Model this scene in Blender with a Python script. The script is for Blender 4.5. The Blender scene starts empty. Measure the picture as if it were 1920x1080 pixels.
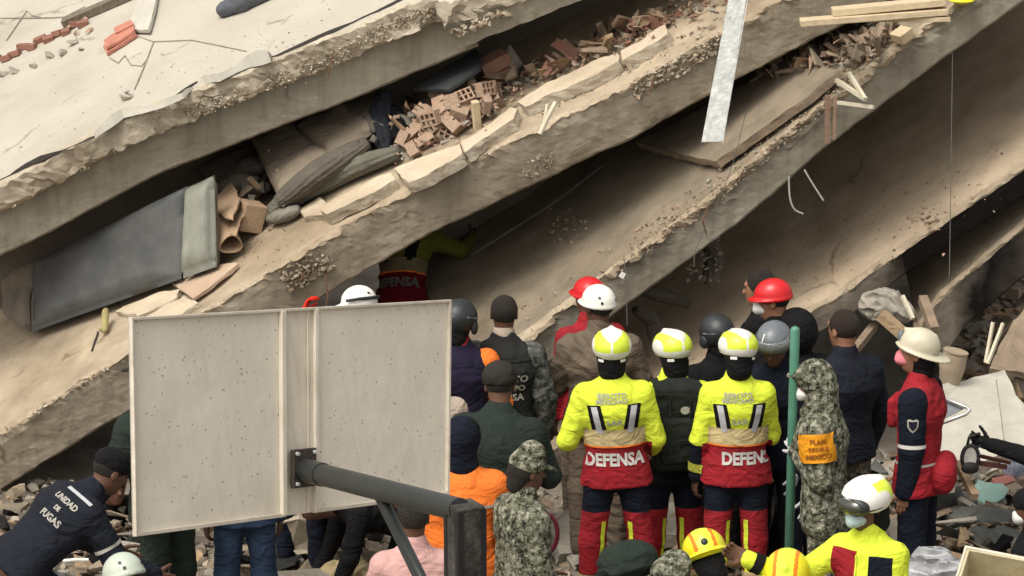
import bpy, bmesh, math, random
import numpy as np
from mathutils import Vector, Matrix
from mathutils.bvhtree import BVHTree

S = bpy.context.scene
COL = S.collection
# ------------------------------------------------------------------ camera
CAM_H = 7.06; PITCH = math.radians(14.0); FPX = 6520.0
cd = bpy.data.cameras.new('camera'); cam = bpy.data.objects.new('camera', cd); COL.objects.link(cam)
cam.location = (0, 0, CAM_H); cam.rotation_euler = (math.radians(90) - PITCH, 0, 0)
cd.sensor_width = 36.0; cd.lens = 36.0 * FPX / 1920.0; cd.clip_start = 0.5; cd.clip_end = 2000
S.camera = cam
FWD = np.array((0, math.cos(PITCH), -math.sin(PITCH))); UPV = np.array((0, math.sin(PITCH), math.cos(PITCH)))
RGT = np.array((1.0, 0, 0)); CAMP = np.array((0, 0, CAM_H))

def U(px, py, d):
    """world point seen at pixel (1920x1080 frame) at axial distance d"""
    return CAMP + d * (FWD + RGT * ((px - 960) / FPX) - UPV * ((py - 540) / FPX))
def PR(p):
    q = np.asarray(p, float) - CAMP; d = q @ FWD
    return 960 + FPX * (q @ RGT) / d, 540 - FPX * (q @ UPV) / d, d
def depth_at(py, z):
    return (CAM_H - z) / (math.sin(PITCH) + (py - 540) / FPX * math.cos(PITCH))
def G(px, py, z=0.0):
    return U(px, py, depth_at(py, z))

# ------------------------------------------------------------------ light: overcast day
SUN_EL = math.radians(57); SUN_AZ = math.radians(-138)     # azimuth from +Y towards +X (high, from the left and a little in front)
w = bpy.data.worlds.new("World"); S.world = w; w.use_nodes = True
nt = w.node_tree; bg = nt.nodes['Background']
sky = nt.nodes.new('ShaderNodeTexSky'); sky.sky_type = 'NISHITA'; sky.sun_disc = False
sky.sun_elevation = SUN_EL; sky.sun_rotation = SUN_AZ
sky.air_density = 1.0; sky.dust_density = 6.0; sky.ozone_density = 0.6
hsv = nt.nodes.new('ShaderNodeHueSaturation'); hsv.inputs['Saturation'].default_value = 0.22
mxw = nt.nodes.new('ShaderNodeMix'); mxw.data_type = 'RGBA'; mxw.blend_type = 'MULTIPLY'; mxw.inputs[0].default_value = 1.0
mxw.inputs[7].default_value = (1.0, 0.965, 0.90, 1)
nt.links.new(sky.outputs[0], hsv.inputs['Color']); nt.links.new(hsv.outputs[0], mxw.inputs[6])
nt.links.new(mxw.outputs[2], bg.inputs[0]); bg.inputs[1].default_value = 0.15
ld = bpy.data.lights.new('sun', 'SUN'); ld.energy = 0.8; ld.angle = math.radians(30); ld.color = (1.0, 0.95, 0.86)
sun = bpy.data.objects.new('sun', ld); COL.objects.link(sun)
sd = Vector((math.sin(SUN_AZ) * math.cos(SUN_EL), math.cos(SUN_AZ) * math.cos(SUN_EL), math.sin(SUN_EL)))
sun.rotation_euler = sd.to_track_quat('Z', 'Y').to_euler()
S.view_settings.view_transform = 'Standard'; S.view_settings.look = 'None'; S.view_settings.gamma = 1
S.view_settings.exposure = 0.52
S.render.engine = 'CYCLES'
S.cycles.max_bounces = 7; S.cycles.diffuse_bounces = 6

# ------------------------------------------------------------------ tags and meshes
def tag(o, label=None, cat=None, group=None, kind=None):
    if label: o['label'] = label
    if cat: o['category'] = cat
    if group: o['group'] = group
    if kind: o['kind'] = kind
    return o
def empty(name, loc, rz=0.0):
    o = bpy.data.objects.new(name, None); COL.objects.link(o); o.location = tuple(loc); o.rotation_euler = (0, 0, rz)
    o.empty_display_size = 0.1
    return o
def mkmesh(name, V, F, mats, parent=None, smooth=False, mi=None, sharp=None):
    me = bpy.data.meshes.new(name)
    V = np.asarray(V, np.float32)
    if isinstance(F, np.ndarray) and F.ndim == 2:
        k = F.shape[1]; n = len(F)
        me.vertices.add(len(V)); me.vertices.foreach_set('co', V.ravel())
        me.loops.add(n * k); me.loops.foreach_set('vertex_index', F.astype(np.int32).ravel())
        me.polygons.add(n); me.polygons.foreach_set('loop_start', np.arange(0, n * k, k, dtype=np.int32))
        me.update(calc_edges=True); me.validate()
    else:
        me.from_pydata([tuple(map(float, v)) for v in V], [], [list(map(int, f)) for f in F]); me.update()
    for m in (mats if isinstance(mats, (list, tuple)) else [mats]): me.materials.append(m)
    if smooth:
        me.polygons.foreach_set('use_smooth', np.ones(len(me.polygons), bool))
    if mi is not None: me.polygons.foreach_set('material_index', np.asarray(mi, np.int32))
    o = bpy.data.objects.new(name, me); COL.objects.link(o)
    if parent: o.parent = parent
    return o
class MB:
    """collects primitives, builds one mesh"""
    def __init__(s): s.V = []; s.F = []; s.mi = []; s.m = 0
    def add(s, V, F):
        b = len(s.V); s.V += [tuple(map(float, v)) for v in V]
        for f in F: s.F.append([b + int(i) for i in f]); s.mi.append(s.m)
        return s
    def box(s, c, u, v, w_):
        c, u, v, w_ = [np.asarray(t, float) for t in (c, u, v, w_)]
        P = [c + a * u + b * v + e * w_ for a in (-1, 1) for b in (-1, 1) for e in (-1, 1)]
        return s.add(P, [(0, 1, 3, 2), (4, 6, 7, 5), (0, 4, 5, 1), (2, 3, 7, 6), (0, 2, 6, 4), (1, 5, 7, 3)])
    def tube(s, pts, r, n=8, cap=True, rb=None):
        pts = [np.asarray(p, float) for p in pts]; m = len(pts)
        rr = r if isinstance(r, (list, tuple)) else [r] * m
        t0 = pts[1] - pts[0]; a = np.cross(t0, (0.3, 0.2, 1)); 
        if np.linalg.norm(a) < 1e-6: a = np.cross(t0, (1, 0, 0))
        V = []
        for i, p in enumerate(pts):
            t = pts[min(i + 1, m - 1)] - pts[max(i - 1, 0)]; t = t / np.linalg.norm(t)
            a = a - t * (a @ t); a = a / np.linalg.norm(a); b = np.cross(t, a)
            for k in range(n):
                q = 2 * math.pi * k / n
                V.append(p + rr[i] * (math.cos(q) * a + math.sin(q) * b))
        F = [(i * n + k, i * n + (k + 1) % n, (i + 1) * n + (k + 1) % n, (i + 1) * n + k) for i in range(m - 1) for k in range(n)]
        if cap: F += [list(range(n))[::-1], [(m - 1) * n + k for k in range(n)]]
        return s.add(V, F)
    def build(s, name, mats, parent=None, smooth=False):
        o = mkmesh(name, np.array(s.V), s.F, mats, parent, smooth, s.mi)
        return o
def bevel(o, w_=0.004, seg=2):
    m = o.modifiers.new('bevel', 'BEVEL'); m.width = w_; m.segments = seg; m.limit_method = 'ANGLE'; m.angle_limit = math.radians(40)
    return o
def frame_of(n, up=(0, 0, 1)):
    n = np.asarray(n, float); n = n / np.linalg.norm(n); u = np.cross(up, n)
    if np.linalg.norm(u) < 1e-5: u = np.array((1.0, 0, 0))
    u = u / np.linalg.norm(u); return u, np.cross(n, u), n

# ------------------------------------------------------------------ value noise in numpy
_rng = np.random.RandomState(7); _T = _rng.rand(64, 64, 64).astype(np.float32)
def vnoise(P, f=1.0, seed=0):
    P = np.asarray(P, float) * f + seed * 17.31
    i = np.floor(P).astype(int); t = P - i; t = t * t * (3 - 2 * t); r = 0
    for a in (0, 1):
        for b in (0, 1):
            for c in (0, 1):
                wgt = (t[..., 0] if a else 1 - t[..., 0]) * (t[..., 1] if b else 1 - t[..., 1]) * (t[..., 2] if c else 1 - t[..., 2])
                r = r + wgt * _T[(i[..., 0] + a) % 64, (i[..., 1] + b) % 64, (i[..., 2] + c) % 64]
    return r * 2 - 1
def fbm(P, f=1.0, oct=3, seed=0):
    return sum(vnoise(P, f * 2 ** k, seed + k) * 0.5 ** k for k in range(oct))

# ------------------------------------------------------------------ materials
MATS = {}
def nodes_of(m): return m.node_tree.nodes, m.node_tree.links
def mat(name, c, rough=0.8, c2=None, scale=6.0, bump=0.3, bscale=40.0, metal=0.0, dust=0.0, alpha=None, detail=6, coords='Object', spec=0.3, stretch=None):
    """dirty two tone material with a bump"""
    if name in MATS: return MATS[name]
    m = bpy.data.materials.new(name); m.use_nodes = True; N, L = nodes_of(m); b = N['Principled BSDF']
    tc = N.new('ShaderNodeTexCoord'); src = tc.outputs[coords]
    if stretch:
        mp = N.new('ShaderNodeMapping'); mp.inputs['Scale'].default_value = stretch; L.new(src, mp.inputs[0]); src1 = mp.outputs[0]
    else: src1 = src
    n1 = N.new('ShaderNodeTexNoise'); n1.inputs['Scale'].default_value = scale; n1.inputs['Detail'].default_value = detail; n1.inputs['Roughness'].default_value = 0.65
    L.new(src1, n1.inputs['Vector'])
    r = N.new('ShaderNodeValToRGB'); r.color_ramp.elements[0].position = 0.32; r.color_ramp.elements[1].position = 0.68
    c2 = c2 or tuple(x * 0.7 for x in c)
    r.color_ramp.elements[0].color = (*c2, 1); r.color_ramp.elements[1].color = (*c, 1); L.new(n1.outputs[0], r.inputs[0])
    colour = r.outputs[0]
    if dust:
        g = N.new('ShaderNodeNewGeometry'); sx = N.new('ShaderNodeSeparateXYZ'); L.new(g.outputs['Normal'], sx.inputs[0])
        n3 = N.new('ShaderNodeTexNoise'); n3.inputs['Scale'].default_value = 3.1; n3.inputs['Detail'].default_value = 5; L.new(src, n3.inputs['Vector'])
        ma = N.new('ShaderNodeMath'); ma.operation = 'MULTIPLY'; ma.inputs[1].default_value = dust; L.new(n3.outputs[0], ma.inputs[0])
        mx = N.new('ShaderNodeMix'); mx.data_type = 'RGBA'; mx.inputs[7].default_value = (0.36, 0.30, 0.23, 1)
        L.new(ma.outputs[0], mx.inputs[0]); L.new(colour, mx.inputs[6]); colour = mx.outputs[2]
    L.new(colour, b.inputs['Base Color'])
    b.inputs['Roughness'].default_value = rough; b.inputs['Metallic'].default_value = metal; b.inputs['Specular IOR Level'].default_value = spec
    if bump:
        n2 = N.new('ShaderNodeTexNoise'); n2.inputs['Scale'].default_value = bscale; n2.inputs['Detail'].default_value = 5; L.new(src, n2.inputs['Vector'])
        bp = N.new('ShaderNodeBump'); bp.inputs['Strength'].default_value = bump; bp.inputs['Distance'].default_value = 0.02
        L.new(n2.outputs[0], bp.inputs['Height']); L.new(bp.outputs[0], b.inputs['Normal'])
    if alpha is not None: b.inputs['Alpha'].default_value = alpha
    MATS[name] = m; return m
def fabric(name, c, rough=0.9, var=0.75, sheen=0.0, fold=0.5, dust=0.0):
    """cloth: fold bump on two scales plus worn tone"""
    if name in MATS: return MATS[name]
    m = mat(name, c, rough, tuple(x * var for x in c), scale=7, bump=0, dust=dust, spec=0.15)
    N, L = nodes_of(m); b = N['Principled BSDF']; tc = N.new('ShaderNodeTexCoord')
    mp = N.new('ShaderNodeMapping'); mp.inputs['Scale'].default_value = (1.0, 1.0, 1.7); L.new(tc.outputs['Object'], mp.inputs[0])
    a = N.new('ShaderNodeTexNoise'); a.inputs['Scale'].default_value = 5.5; a.inputs['Detail'].default_value = 3; a.inputs['Distortion'].default_value = 2.2; L.new(mp.outputs[0], a.inputs['Vector'])
    bp = N.new('ShaderNodeBump'); bp.inputs['Strength'].default_value = fold; bp.inputs['Distance'].default_value = 0.05
    L.new(a.outputs[0], bp.inputs['Height']); L.new(bp.outputs[0], b.inputs['Normal'])
    return m
def camo(name, cols, cell=0.016, scale=9.0):
    if name in MATS: return MATS[name]
    m = bpy.data.materials.new(name); m.use_nodes = True; N, L = nodes_of(m); b = N['Principled BSDF']
    tc = N.new('ShaderNodeTexCoord'); sn = N.new('ShaderNodeVectorMath'); sn.operation = 'SNAP'; sn.inputs[1].default_value = (cell,) * 3
    L.new(tc.outputs['Object'], sn.inputs[0])
    n = N.new('ShaderNodeTexNoise'); n.inputs['Scale'].default_value = scale; n.inputs['Detail'].default_value = 4; n.inputs['Roughness'].default_value = 0.72; L.new(sn.outputs[0], n.inputs['Vector'])
    r = N.new('ShaderNodeValToRGB'); r.color_ramp.interpolation = 'CONSTANT'
    pos = [0.0, 0.42, 0.5, 0.58]
    el = r.color_ramp.elements
    while len(el) < len(cols): el.new(0.5)
    for e, p, c in zip(el, pos, cols): e.position = p; e.color = (*c, 1)
    L.new(n.outputs[0], r.inputs[0]); L.new(r.outputs[0], b.inputs['Base Color']); b.inputs['Roughness'].default_value = 0.92
    b.inputs['Specular IOR Level'].default_value = 0.1
    a = N.new('ShaderNodeTexNoise'); a.inputs['Scale'].default_value = 10; a.inputs['Distortion'].default_value = 1.5; L.new(tc.outputs['Object'], a.inputs['Vector'])
    bp = N.new('ShaderNodeBump'); bp.inputs['Strength'].default_value = 0.5; bp.inputs['Distance'].default_value = 0.06
    L.new(a.outputs[0], bp.inputs['Height']); L.new(bp.outputs[0], b.inputs['Normal'])
    MATS[name] = m; return m
def concrete(name, c_hi, c_lo, streak=0.0, soot=None, scale=2.2, bump=0.5, cracks=0.0):
    """cast concrete: blotches, grain, drip streaks, and an optional burnt zone (world x range)"""
    if name in MATS: return MATS[name]
    m = mat(name, c_hi, 0.95, c_lo, scale=scale, bump=0, detail=9, coords='Object', spec=0.1)
    N, L = nodes_of(m); b = N['Principled BSDF']; tc = N.new('ShaderNodeTexCoord')
    col = b.inputs['Base Color'].links[0].from_socket
    def mult(col, fac_socket, dark, f=1.0):
        mx = N.new('ShaderNodeMix'); mx.data_type = 'RGBA'; mx.blend_type = 'MIX'
        mm = N.new('ShaderNodeMix'); mm.data_type = 'RGBA'; mm.blend_type = 'MULTIPLY'; mm.inputs[0].default_value = 1; L.new(col, mm.inputs[6]); mm.inputs[7].default_value = (*dark, 1)
        L.new(fac_socket, mx.inputs[0]); L.new(col, mx.inputs[6]); L.new(mm.outputs[2], mx.inputs[7]); return mx.outputs[2]
    def ramp(sock, p0, p1, v0=0.0, v1=1.0):
        r = N.new('ShaderNodeMapRange'); r.inputs['From Min'].default_value = p0; r.inputs['From Max'].default_value = p1
        r.inputs['To Min'].default_value = v0; r.inputs['To Max'].default_value = v1; L.new(sock, r.inputs['Value']); return r.outputs[0]
    # broad grime patches
    n = N.new('ShaderNodeTexNoise'); n.inputs['Scale'].default_value = 0.9; n.inputs['Detail'].default_value = 7; n.inputs['Roughness'].default_value = 0.6; L.new(tc.outputs['Object'], n.inputs['Vector'])
    col = mult(col, ramp(n.outputs[0], 0.48, 0.66, 0, 0.55 if streak or scale > 2 else 0.25), (0.62, 0.56, 0.5))
    # speckle
    n = N.new('ShaderNodeTexNoise'); n.inputs['Scale'].default_value = 26; n.inputs['Detail'].default_value = 8; n.inputs['Roughness'].default_value = 0.8; L.new(tc.outputs['Object'], n.inputs['Vector'])
    col = mult(col, ramp(n.outputs[0], 0.55, 0.75, 0, 0.45), (0.55, 0.5, 0.44))
    if streak:
        mp = N.new('ShaderNodeMapping'); mp.inputs['Scale'].default_value = (9, 9, 0.5); L.new(tc.outputs['Object'], mp.inputs[0])
        n = N.new('ShaderNodeTexNoise'); n.inputs['Scale'].default_value = 1.5; n.inputs['Detail'].default_value = 5; L.new(mp.outputs[0], n.inputs['Vector'])
        col = mult(col, ramp(n.outputs[0], 0.48, 0.66, 0, streak), (0.52, 0.5, 0.47))
        n = N.new('ShaderNodeTexNoise'); n.inputs['Scale'].default_value = 2.1; n.inputs['Detail'].default_value = 3
        mp2 = N.new('ShaderNodeMapping'); mp2.inputs['Scale'].default_value = (7, 7, 0.4); mp2.inputs['Location'].default_value = (3, 8, 1); L.new(tc.outputs['Object'], mp2.inputs[0]); L.new(mp2.outputs[0], n.inputs['Vector'])
        col = mult(col, ramp(n.outputs[0], 0.6, 0.72, 0, streak * 0.8), (1.5, 1.5, 1.45))
    if cracks:
        v = N.new('ShaderNodeTexVoronoi'); v.feature = 'DISTANCE_TO_EDGE'; v.inputs['Scale'].default_value = cracks
        nn = N.new('ShaderNodeTexNoise'); nn.inputs['Scale'].default_value = 3; nn.inputs['Detail'].default_value = 6; L.new(tc.outputs['Object'], nn.inputs['Vector'])
        mx = N.new('ShaderNodeMix'); mx.data_type = 'RGBA'; mx.inputs[0].default_value = 0.35; L.new(tc.outputs['Object'], mx.inputs[6]); L.new(nn.outputs['Color'], mx.inputs[7]); L.new(mx.outputs[2], v.inputs['Vector'])
        rr = N.new('ShaderNodeMath'); rr.operation = 'MULTIPLY'
        L.new(ramp(v.outputs['Distance'], 0.0, 0.012, 1.0, 0.0), rr.inputs[0]); L.new(ramp(nn.outputs[0], 0.5, 0.6, 0.0, 0.7), rr.inputs[1])
        col = mult(col, rr.outputs[0], (0.35, 0.3, 0.26))
    if soot:
        g = N.new('ShaderNodeNewGeometry'); sx = N.new('ShaderNodeSeparateXYZ'); L.new(g.outputs['Position'], sx.inputs[0])
        nn = N.new('ShaderNodeTexNoise'); nn.inputs['Scale'].default_value = 3; nn.inputs['Detail'].default_value = 5; L.new(g.outputs['Position'], nn.inputs['Vector'])
        a = N.new('ShaderNodeMath'); a.operation = 'ADD'; L.new(sx.outputs[0], a.inputs[0]); L.new(ramp(nn.outputs[0], 0, 1, -0.25, 0.25), a.inputs[1])
        up = ramp(a.outputs[0], soot[0], soot[0] + 0.22); dn = ramp(a.outputs[0], soot[1], soot[1] + 0.6, 1.0, 0.35)
        mmm = N.new('ShaderNodeMath'); mmm.operation = 'MULTIPLY'; L.new(up, mmm.inputs[0]); L.new(dn, mmm.inputs[1])
        col = mult(col, mmm.outputs[0], (0.05, 0.05, 0.06))
    L.new(col, b.inputs['Base Color'])
    n2 = N.new('ShaderNodeTexNoise'); n2.inputs['Scale'].default_value = 14; n2.inputs['Detail'].default_value = 9; n2.inputs['Roughness'].default_value = 0.75; L.new(tc.outputs['Object'], n2.inputs['Vector'])
    bp = N.new('ShaderNodeBump'); bp.inputs['Strength'].default_value = bump; bp.inputs['Distance'].default_value = 0.03
    L.new(n2.outputs[0], bp.inputs['Height']); L.new(bp.outputs[0], b.inputs['Normal'])
    return m

M_face = concrete('beam_concrete', (0.37, 0.34, 0.275), (0.27, 0.25, 0.20), streak=0.32, cracks=0.7)
M_face2 = concrete('beam_concrete_brown', (0.41, 0.36, 0.28), (0.30, 0.26, 0.20), streak=0.28, cracks=0.8)
M_soot2 = concrete('scorched_concrete', (0.27, 0.235, 0.19), (0.19, 0.165, 0.135), streak=0.3, soot=(3.05, 3.3))
M_soot = concrete('burnt_concrete', (0.30, 0.26, 0.21), (0.21, 0.18, 0.15), streak=0.35, soot=(2.47, 3.9))
M_top1 = concrete('roof_screed', (0.47, 0.44, 0.375), (0.40, 0.37, 0.31), scale=1.3, bump=0.25, cracks=0.8)
M_top = concrete('dusty_floor', (0.50, 0.415, 0.305), (0.285, 0.235, 0.17), scale=2.3, bump=0.4, cracks=0.7)
M_topd = concrete('shaded_floor', (0.34, 0.285, 0.21), (0.19, 0.16, 0.12), scale=2.6, bump=0.6)  # floor tone darkened to stand for shade between the slabs
M_topb = concrete('brightened_brown_floor', (0.62, 0.50, 0.365), (0.42, 0.34, 0.25), scale=2.6, bump=0.6, cracks=0.6)  # floor tone lightened to make up for light the slab above blocks
M_rough = concrete('broken_concrete', (0.56, 0.47, 0.35), (0.36, 0.29, 0.21), scale=7, bump=1.0)
M_screed = concrete('screed_edge', (0.60, 0.54, 0.43), (0.40, 0.34, 0.26), scale=5, bump=0.8)
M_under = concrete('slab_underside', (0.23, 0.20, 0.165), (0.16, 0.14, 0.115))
M_ground = concrete('rubble_ground', (0.30, 0.265, 0.215), (0.19, 0.165, 0.135), scale=3.0, bump=1.0)
M_pale = concrete('pale_plaster', (0.55, 0.53, 0.46), (0.42, 0.40, 0.35), scale=2.5, bump=0.35)
M_grey = concrete('grey_rubble', (0.42, 0.39, 0.33), (0.27, 0.25, 0.21), scale=6, bump=0.9)
M_brown = concrete('brown_rubble', (0.41, 0.32, 0.235), (0.26, 0.205, 0.15), scale=6, bump=0.9)
M_brick = mat('clay_brick', (0.42, 0.25, 0.17), 0.95, (0.30, 0.175, 0.12), scale=12, bump=0.6, dust=0.9)
M_tile = mat('clay_tile', (0.26, 0.09, 0.06), 0.9, (0.17, 0.06, 0.045), scale=10, bump=0.5, dust=0.4)
M_wood = mat('old_wood', (0.40, 0.29, 0.18), 0.9, (0.26, 0.18, 0.11), scale=14, bump=0.5, stretch=(1, 1, 6))
M_wood2 = mat('fresh_wood', (0.60, 0.50, 0.34), 0.85, (0.48, 0.38, 0.25), scale=10, bump=0.3)
M_card = mat('cardboard', (0.42, 0.29, 0.18), 0.9, (0.34, 0.22, 0.14), scale=5, bump=0.3, dust=0.4)
M_steel = mat('galvanised_steel', (0.62, 0.64, 0.62), 0.6, (0.36, 0.38, 0.37), scale=16, bump=0.3, metal=0.15)
M_black = mat('black_rubber', (0.018, 0.018, 0.02), 0.65, (0.012, 0.012, 0.013), bump=0.2)
# ------------------------------------------------------------------ slabs
def unit(v): v = np.asarray(v, float); return v / np.linalg.norm(v)
TILT = math.radians(12)
class Slab:
    """tilted floor: front edge polyline given by pixels at a depth, top surface running back along B"""
    def __init__(s, edge, B=None):
        s.px = np.array([e[0] for e in edge], float)
        s.E = np.array([U(*e) for e in edge]); s.Bv = unit(B if B is not None else (0.0, math.cos(TILT), math.sin(TILT)))
        s.D = unit(s.E[-1] - s.E[0]); s.N = unit(np.cross(s.D, s.Bv)); 
        if s.N[2] < 0: s.N = -s.N
    def edge(s, px):
        return np.array([np.interp(px, s.px, s.E[:, k]) for k in range(3)])
    def pt(s, px, b, h=0.0):
        return s.edge(px) + b * s.Bv + h * s.N
    def at(s, px, py, h=0.0):
        b = 0.3; q = px
        for _ in range(12):
            x, y, d = PR(s.pt(q, b, h)); q += px - x
            x2, y2, _ = PR(s.pt(q, b + 0.05, h)); x, y, d = PR(s.pt(q, b, h))
            b += (py - y) / ((y2 - y) / 0.05)
        return s.pt(q, b, h)
    def build(s, name, x0, x1, prof, mats, L=5.0, step=0.03, seed=1, endrough=0.04):
        """prof: list of (b, n, rough, mat index of the strip that starts here), from top edge down the face, closing under"""
        n = max(2, int(np.linalg.norm(s.edge(x1) - s.edge(x0)) / step)); xs = np.linspace(x0, x1, n + 1)
        # densify the profile
        pr = []
        for (a, b_) in zip(prof[:-1], prof[1:]):
            k = max(1, int(math.hypot(b_[0] - a[0], b_[1] - a[1]) / (step if max(a[2], b_[2]) > 0 else 0.3)))
            k = min(k, 16)
            for j in range(k):
                t = j / k; pr.append((a[0] + t * (b_[0] - a[0]), a[1] + t * (b_[1] - a[1]), a[2] if j == 0 else (a[2] + t * (b_[2] - a[2])) , a[3]))
        pr.append(prof[-1]); m = len(pr)
        P = np.array([[s.edge(x) + p[0] * s.Bv + p[1] * s.N for p in pr] for x in xs])
        R = np.array([p[2] for p in pr])[None, :, None]
        n1 = np.stack([fbm(P, 5, 4, seed), fbm(P, 5, 4, seed + 9), fbm(P, 5, 4, seed + 18)], -1)
        n2 = np.stack([fbm(P, 1.6, 2, seed + 30), fbm(P, 1.6, 2, seed + 40), fbm(P, 1.6, 2, seed + 50)], -1)
        n3 = np.stack([fbm(P, 17, 3, seed + 60), fbm(P, 17, 3, seed + 70), fbm(P, 17, 3, seed + 80)], -1)
        def cell(f, q): i = np.floor((P + 0.02 * n1) * f + q).astype(int) % 64; return _T[i[..., 0], i[..., 1], i[..., 2]] * 2 - 1
        blk = np.stack([cell(7, 3), cell(7, 19), cell(7, 41)], -1) + .6 * np.stack([cell(16, 5), cell(16, 23), cell(16, 47)], -1)
        P = P + R * (n1 * 0.6 + n2 * 0.12 + n3 * 0.5 + blk * 0.75 * (R > .0125))
        idx = np.arange((n + 1) * m).reshape(n + 1, m)
        F = []; mi = []
        for j in range(m - 1):
            q = np.stack([idx[:-1, j], idx[1:, j], idx[1:, j + 1], idx[:-1, j + 1]], 1); F.append(q); mi += [pr[j][3]] * n
        F = np.concatenate(F).tolist()
        F.append(list(idx[0, :])); mi.append(len(mats) - 1); F.append(list(idx[-1, ::-1])); mi.append(len(mats) - 1)
        o = mkmesh(name, P.reshape(-1, 3), F, mats, None, False, mi)
        return o
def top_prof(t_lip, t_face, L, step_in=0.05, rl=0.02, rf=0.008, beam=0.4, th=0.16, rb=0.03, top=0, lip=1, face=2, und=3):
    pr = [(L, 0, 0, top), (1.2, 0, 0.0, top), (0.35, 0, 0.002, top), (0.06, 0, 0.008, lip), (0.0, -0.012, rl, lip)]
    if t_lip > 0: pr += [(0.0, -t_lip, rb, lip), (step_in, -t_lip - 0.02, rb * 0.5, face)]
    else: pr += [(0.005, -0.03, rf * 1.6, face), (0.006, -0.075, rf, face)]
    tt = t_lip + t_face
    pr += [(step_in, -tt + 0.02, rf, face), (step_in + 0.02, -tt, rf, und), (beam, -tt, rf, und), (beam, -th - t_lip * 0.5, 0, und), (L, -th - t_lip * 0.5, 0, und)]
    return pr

D1, D2, D3, D4, D5 = 23.8, 23.5, 23.4, 23.8, 24.0
s1 = Slab([(-260, 465, D1), (0, 345, D1), (230, 222, D1), (400, 155, D1), (640, 62, D1), (800, -6, D1), (1300, -215, D1)])
s2 = Slab([(-300, 1000, D2), (0, 812, D2), (240, 662, D2), (400, 576, D2), (600, 452, D2), (765, 357, D2), (1000, 246, D2), (1160, 170, D2), (1350, 62, D2), (1560, -45, D2), (2000, -280, D2)])
s3 = Slab([(700, 810, D3), (985, 626, D3), (1165, 494, D3), (1340, 365, D3), (1500, 226, D3), (1700, 74, D3), (1900, -70, D3), (2100, -220, D3)])
s4 = Slab([(1000, 860, D4), (1280, 710, D4), (1470, 606, D4), (1560, 562, D4), (1680, 472, D4), (1800, 392, D4), (1925, 308, D4), (2150, 150, D4)])
s5 = Slab([(1715, 622, D5), (1760, 556, D5), (1850, 480, D5), (1925, 415, D5), (2150, 215, D5)])

# slab 1: roof slab, in two cracked lengths
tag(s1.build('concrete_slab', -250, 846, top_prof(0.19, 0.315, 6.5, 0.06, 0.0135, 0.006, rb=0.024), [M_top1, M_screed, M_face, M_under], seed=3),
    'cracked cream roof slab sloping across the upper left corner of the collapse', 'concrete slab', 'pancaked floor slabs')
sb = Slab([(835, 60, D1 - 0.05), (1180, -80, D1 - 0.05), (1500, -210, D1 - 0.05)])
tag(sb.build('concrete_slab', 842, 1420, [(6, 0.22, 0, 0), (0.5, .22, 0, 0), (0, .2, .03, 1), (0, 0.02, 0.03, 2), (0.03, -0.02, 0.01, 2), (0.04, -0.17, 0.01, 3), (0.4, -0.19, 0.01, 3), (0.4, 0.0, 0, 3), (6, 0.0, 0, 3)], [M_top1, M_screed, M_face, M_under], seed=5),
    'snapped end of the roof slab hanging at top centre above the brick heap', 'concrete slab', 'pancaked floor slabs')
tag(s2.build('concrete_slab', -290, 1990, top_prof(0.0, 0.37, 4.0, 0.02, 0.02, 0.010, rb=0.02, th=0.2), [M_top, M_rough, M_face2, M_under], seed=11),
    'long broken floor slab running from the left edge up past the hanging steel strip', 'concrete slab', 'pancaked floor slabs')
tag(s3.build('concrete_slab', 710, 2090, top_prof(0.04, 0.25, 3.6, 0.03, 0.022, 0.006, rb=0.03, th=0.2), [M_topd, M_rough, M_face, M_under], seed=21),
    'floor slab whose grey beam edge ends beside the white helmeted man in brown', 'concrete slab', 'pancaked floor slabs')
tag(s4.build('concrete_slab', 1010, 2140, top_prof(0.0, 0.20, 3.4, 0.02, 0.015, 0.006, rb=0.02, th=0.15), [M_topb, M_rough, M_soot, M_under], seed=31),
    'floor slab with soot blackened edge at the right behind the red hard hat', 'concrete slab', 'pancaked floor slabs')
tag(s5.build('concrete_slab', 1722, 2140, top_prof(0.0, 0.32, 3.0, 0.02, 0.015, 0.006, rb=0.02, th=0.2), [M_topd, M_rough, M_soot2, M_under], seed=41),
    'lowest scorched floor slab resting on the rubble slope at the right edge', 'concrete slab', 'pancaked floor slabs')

# back walls that close the voids between floors
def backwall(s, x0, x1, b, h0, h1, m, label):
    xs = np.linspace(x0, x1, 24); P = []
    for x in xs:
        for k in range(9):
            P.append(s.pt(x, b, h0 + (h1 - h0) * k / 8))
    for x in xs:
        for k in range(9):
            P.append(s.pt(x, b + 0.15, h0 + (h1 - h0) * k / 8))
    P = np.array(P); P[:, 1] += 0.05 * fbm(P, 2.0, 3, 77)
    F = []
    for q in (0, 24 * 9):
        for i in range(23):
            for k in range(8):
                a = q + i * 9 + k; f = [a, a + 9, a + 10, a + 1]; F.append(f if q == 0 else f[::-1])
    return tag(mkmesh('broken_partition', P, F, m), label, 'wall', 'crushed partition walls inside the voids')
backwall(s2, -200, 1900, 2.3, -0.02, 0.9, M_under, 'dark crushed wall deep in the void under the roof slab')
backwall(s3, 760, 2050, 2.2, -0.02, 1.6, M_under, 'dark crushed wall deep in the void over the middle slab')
backwall(s4, 1050, 2100, 2.5, -0.02, 1.6, M_under, 'dark crushed wall deep in the void over the scorched slab')

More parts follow.
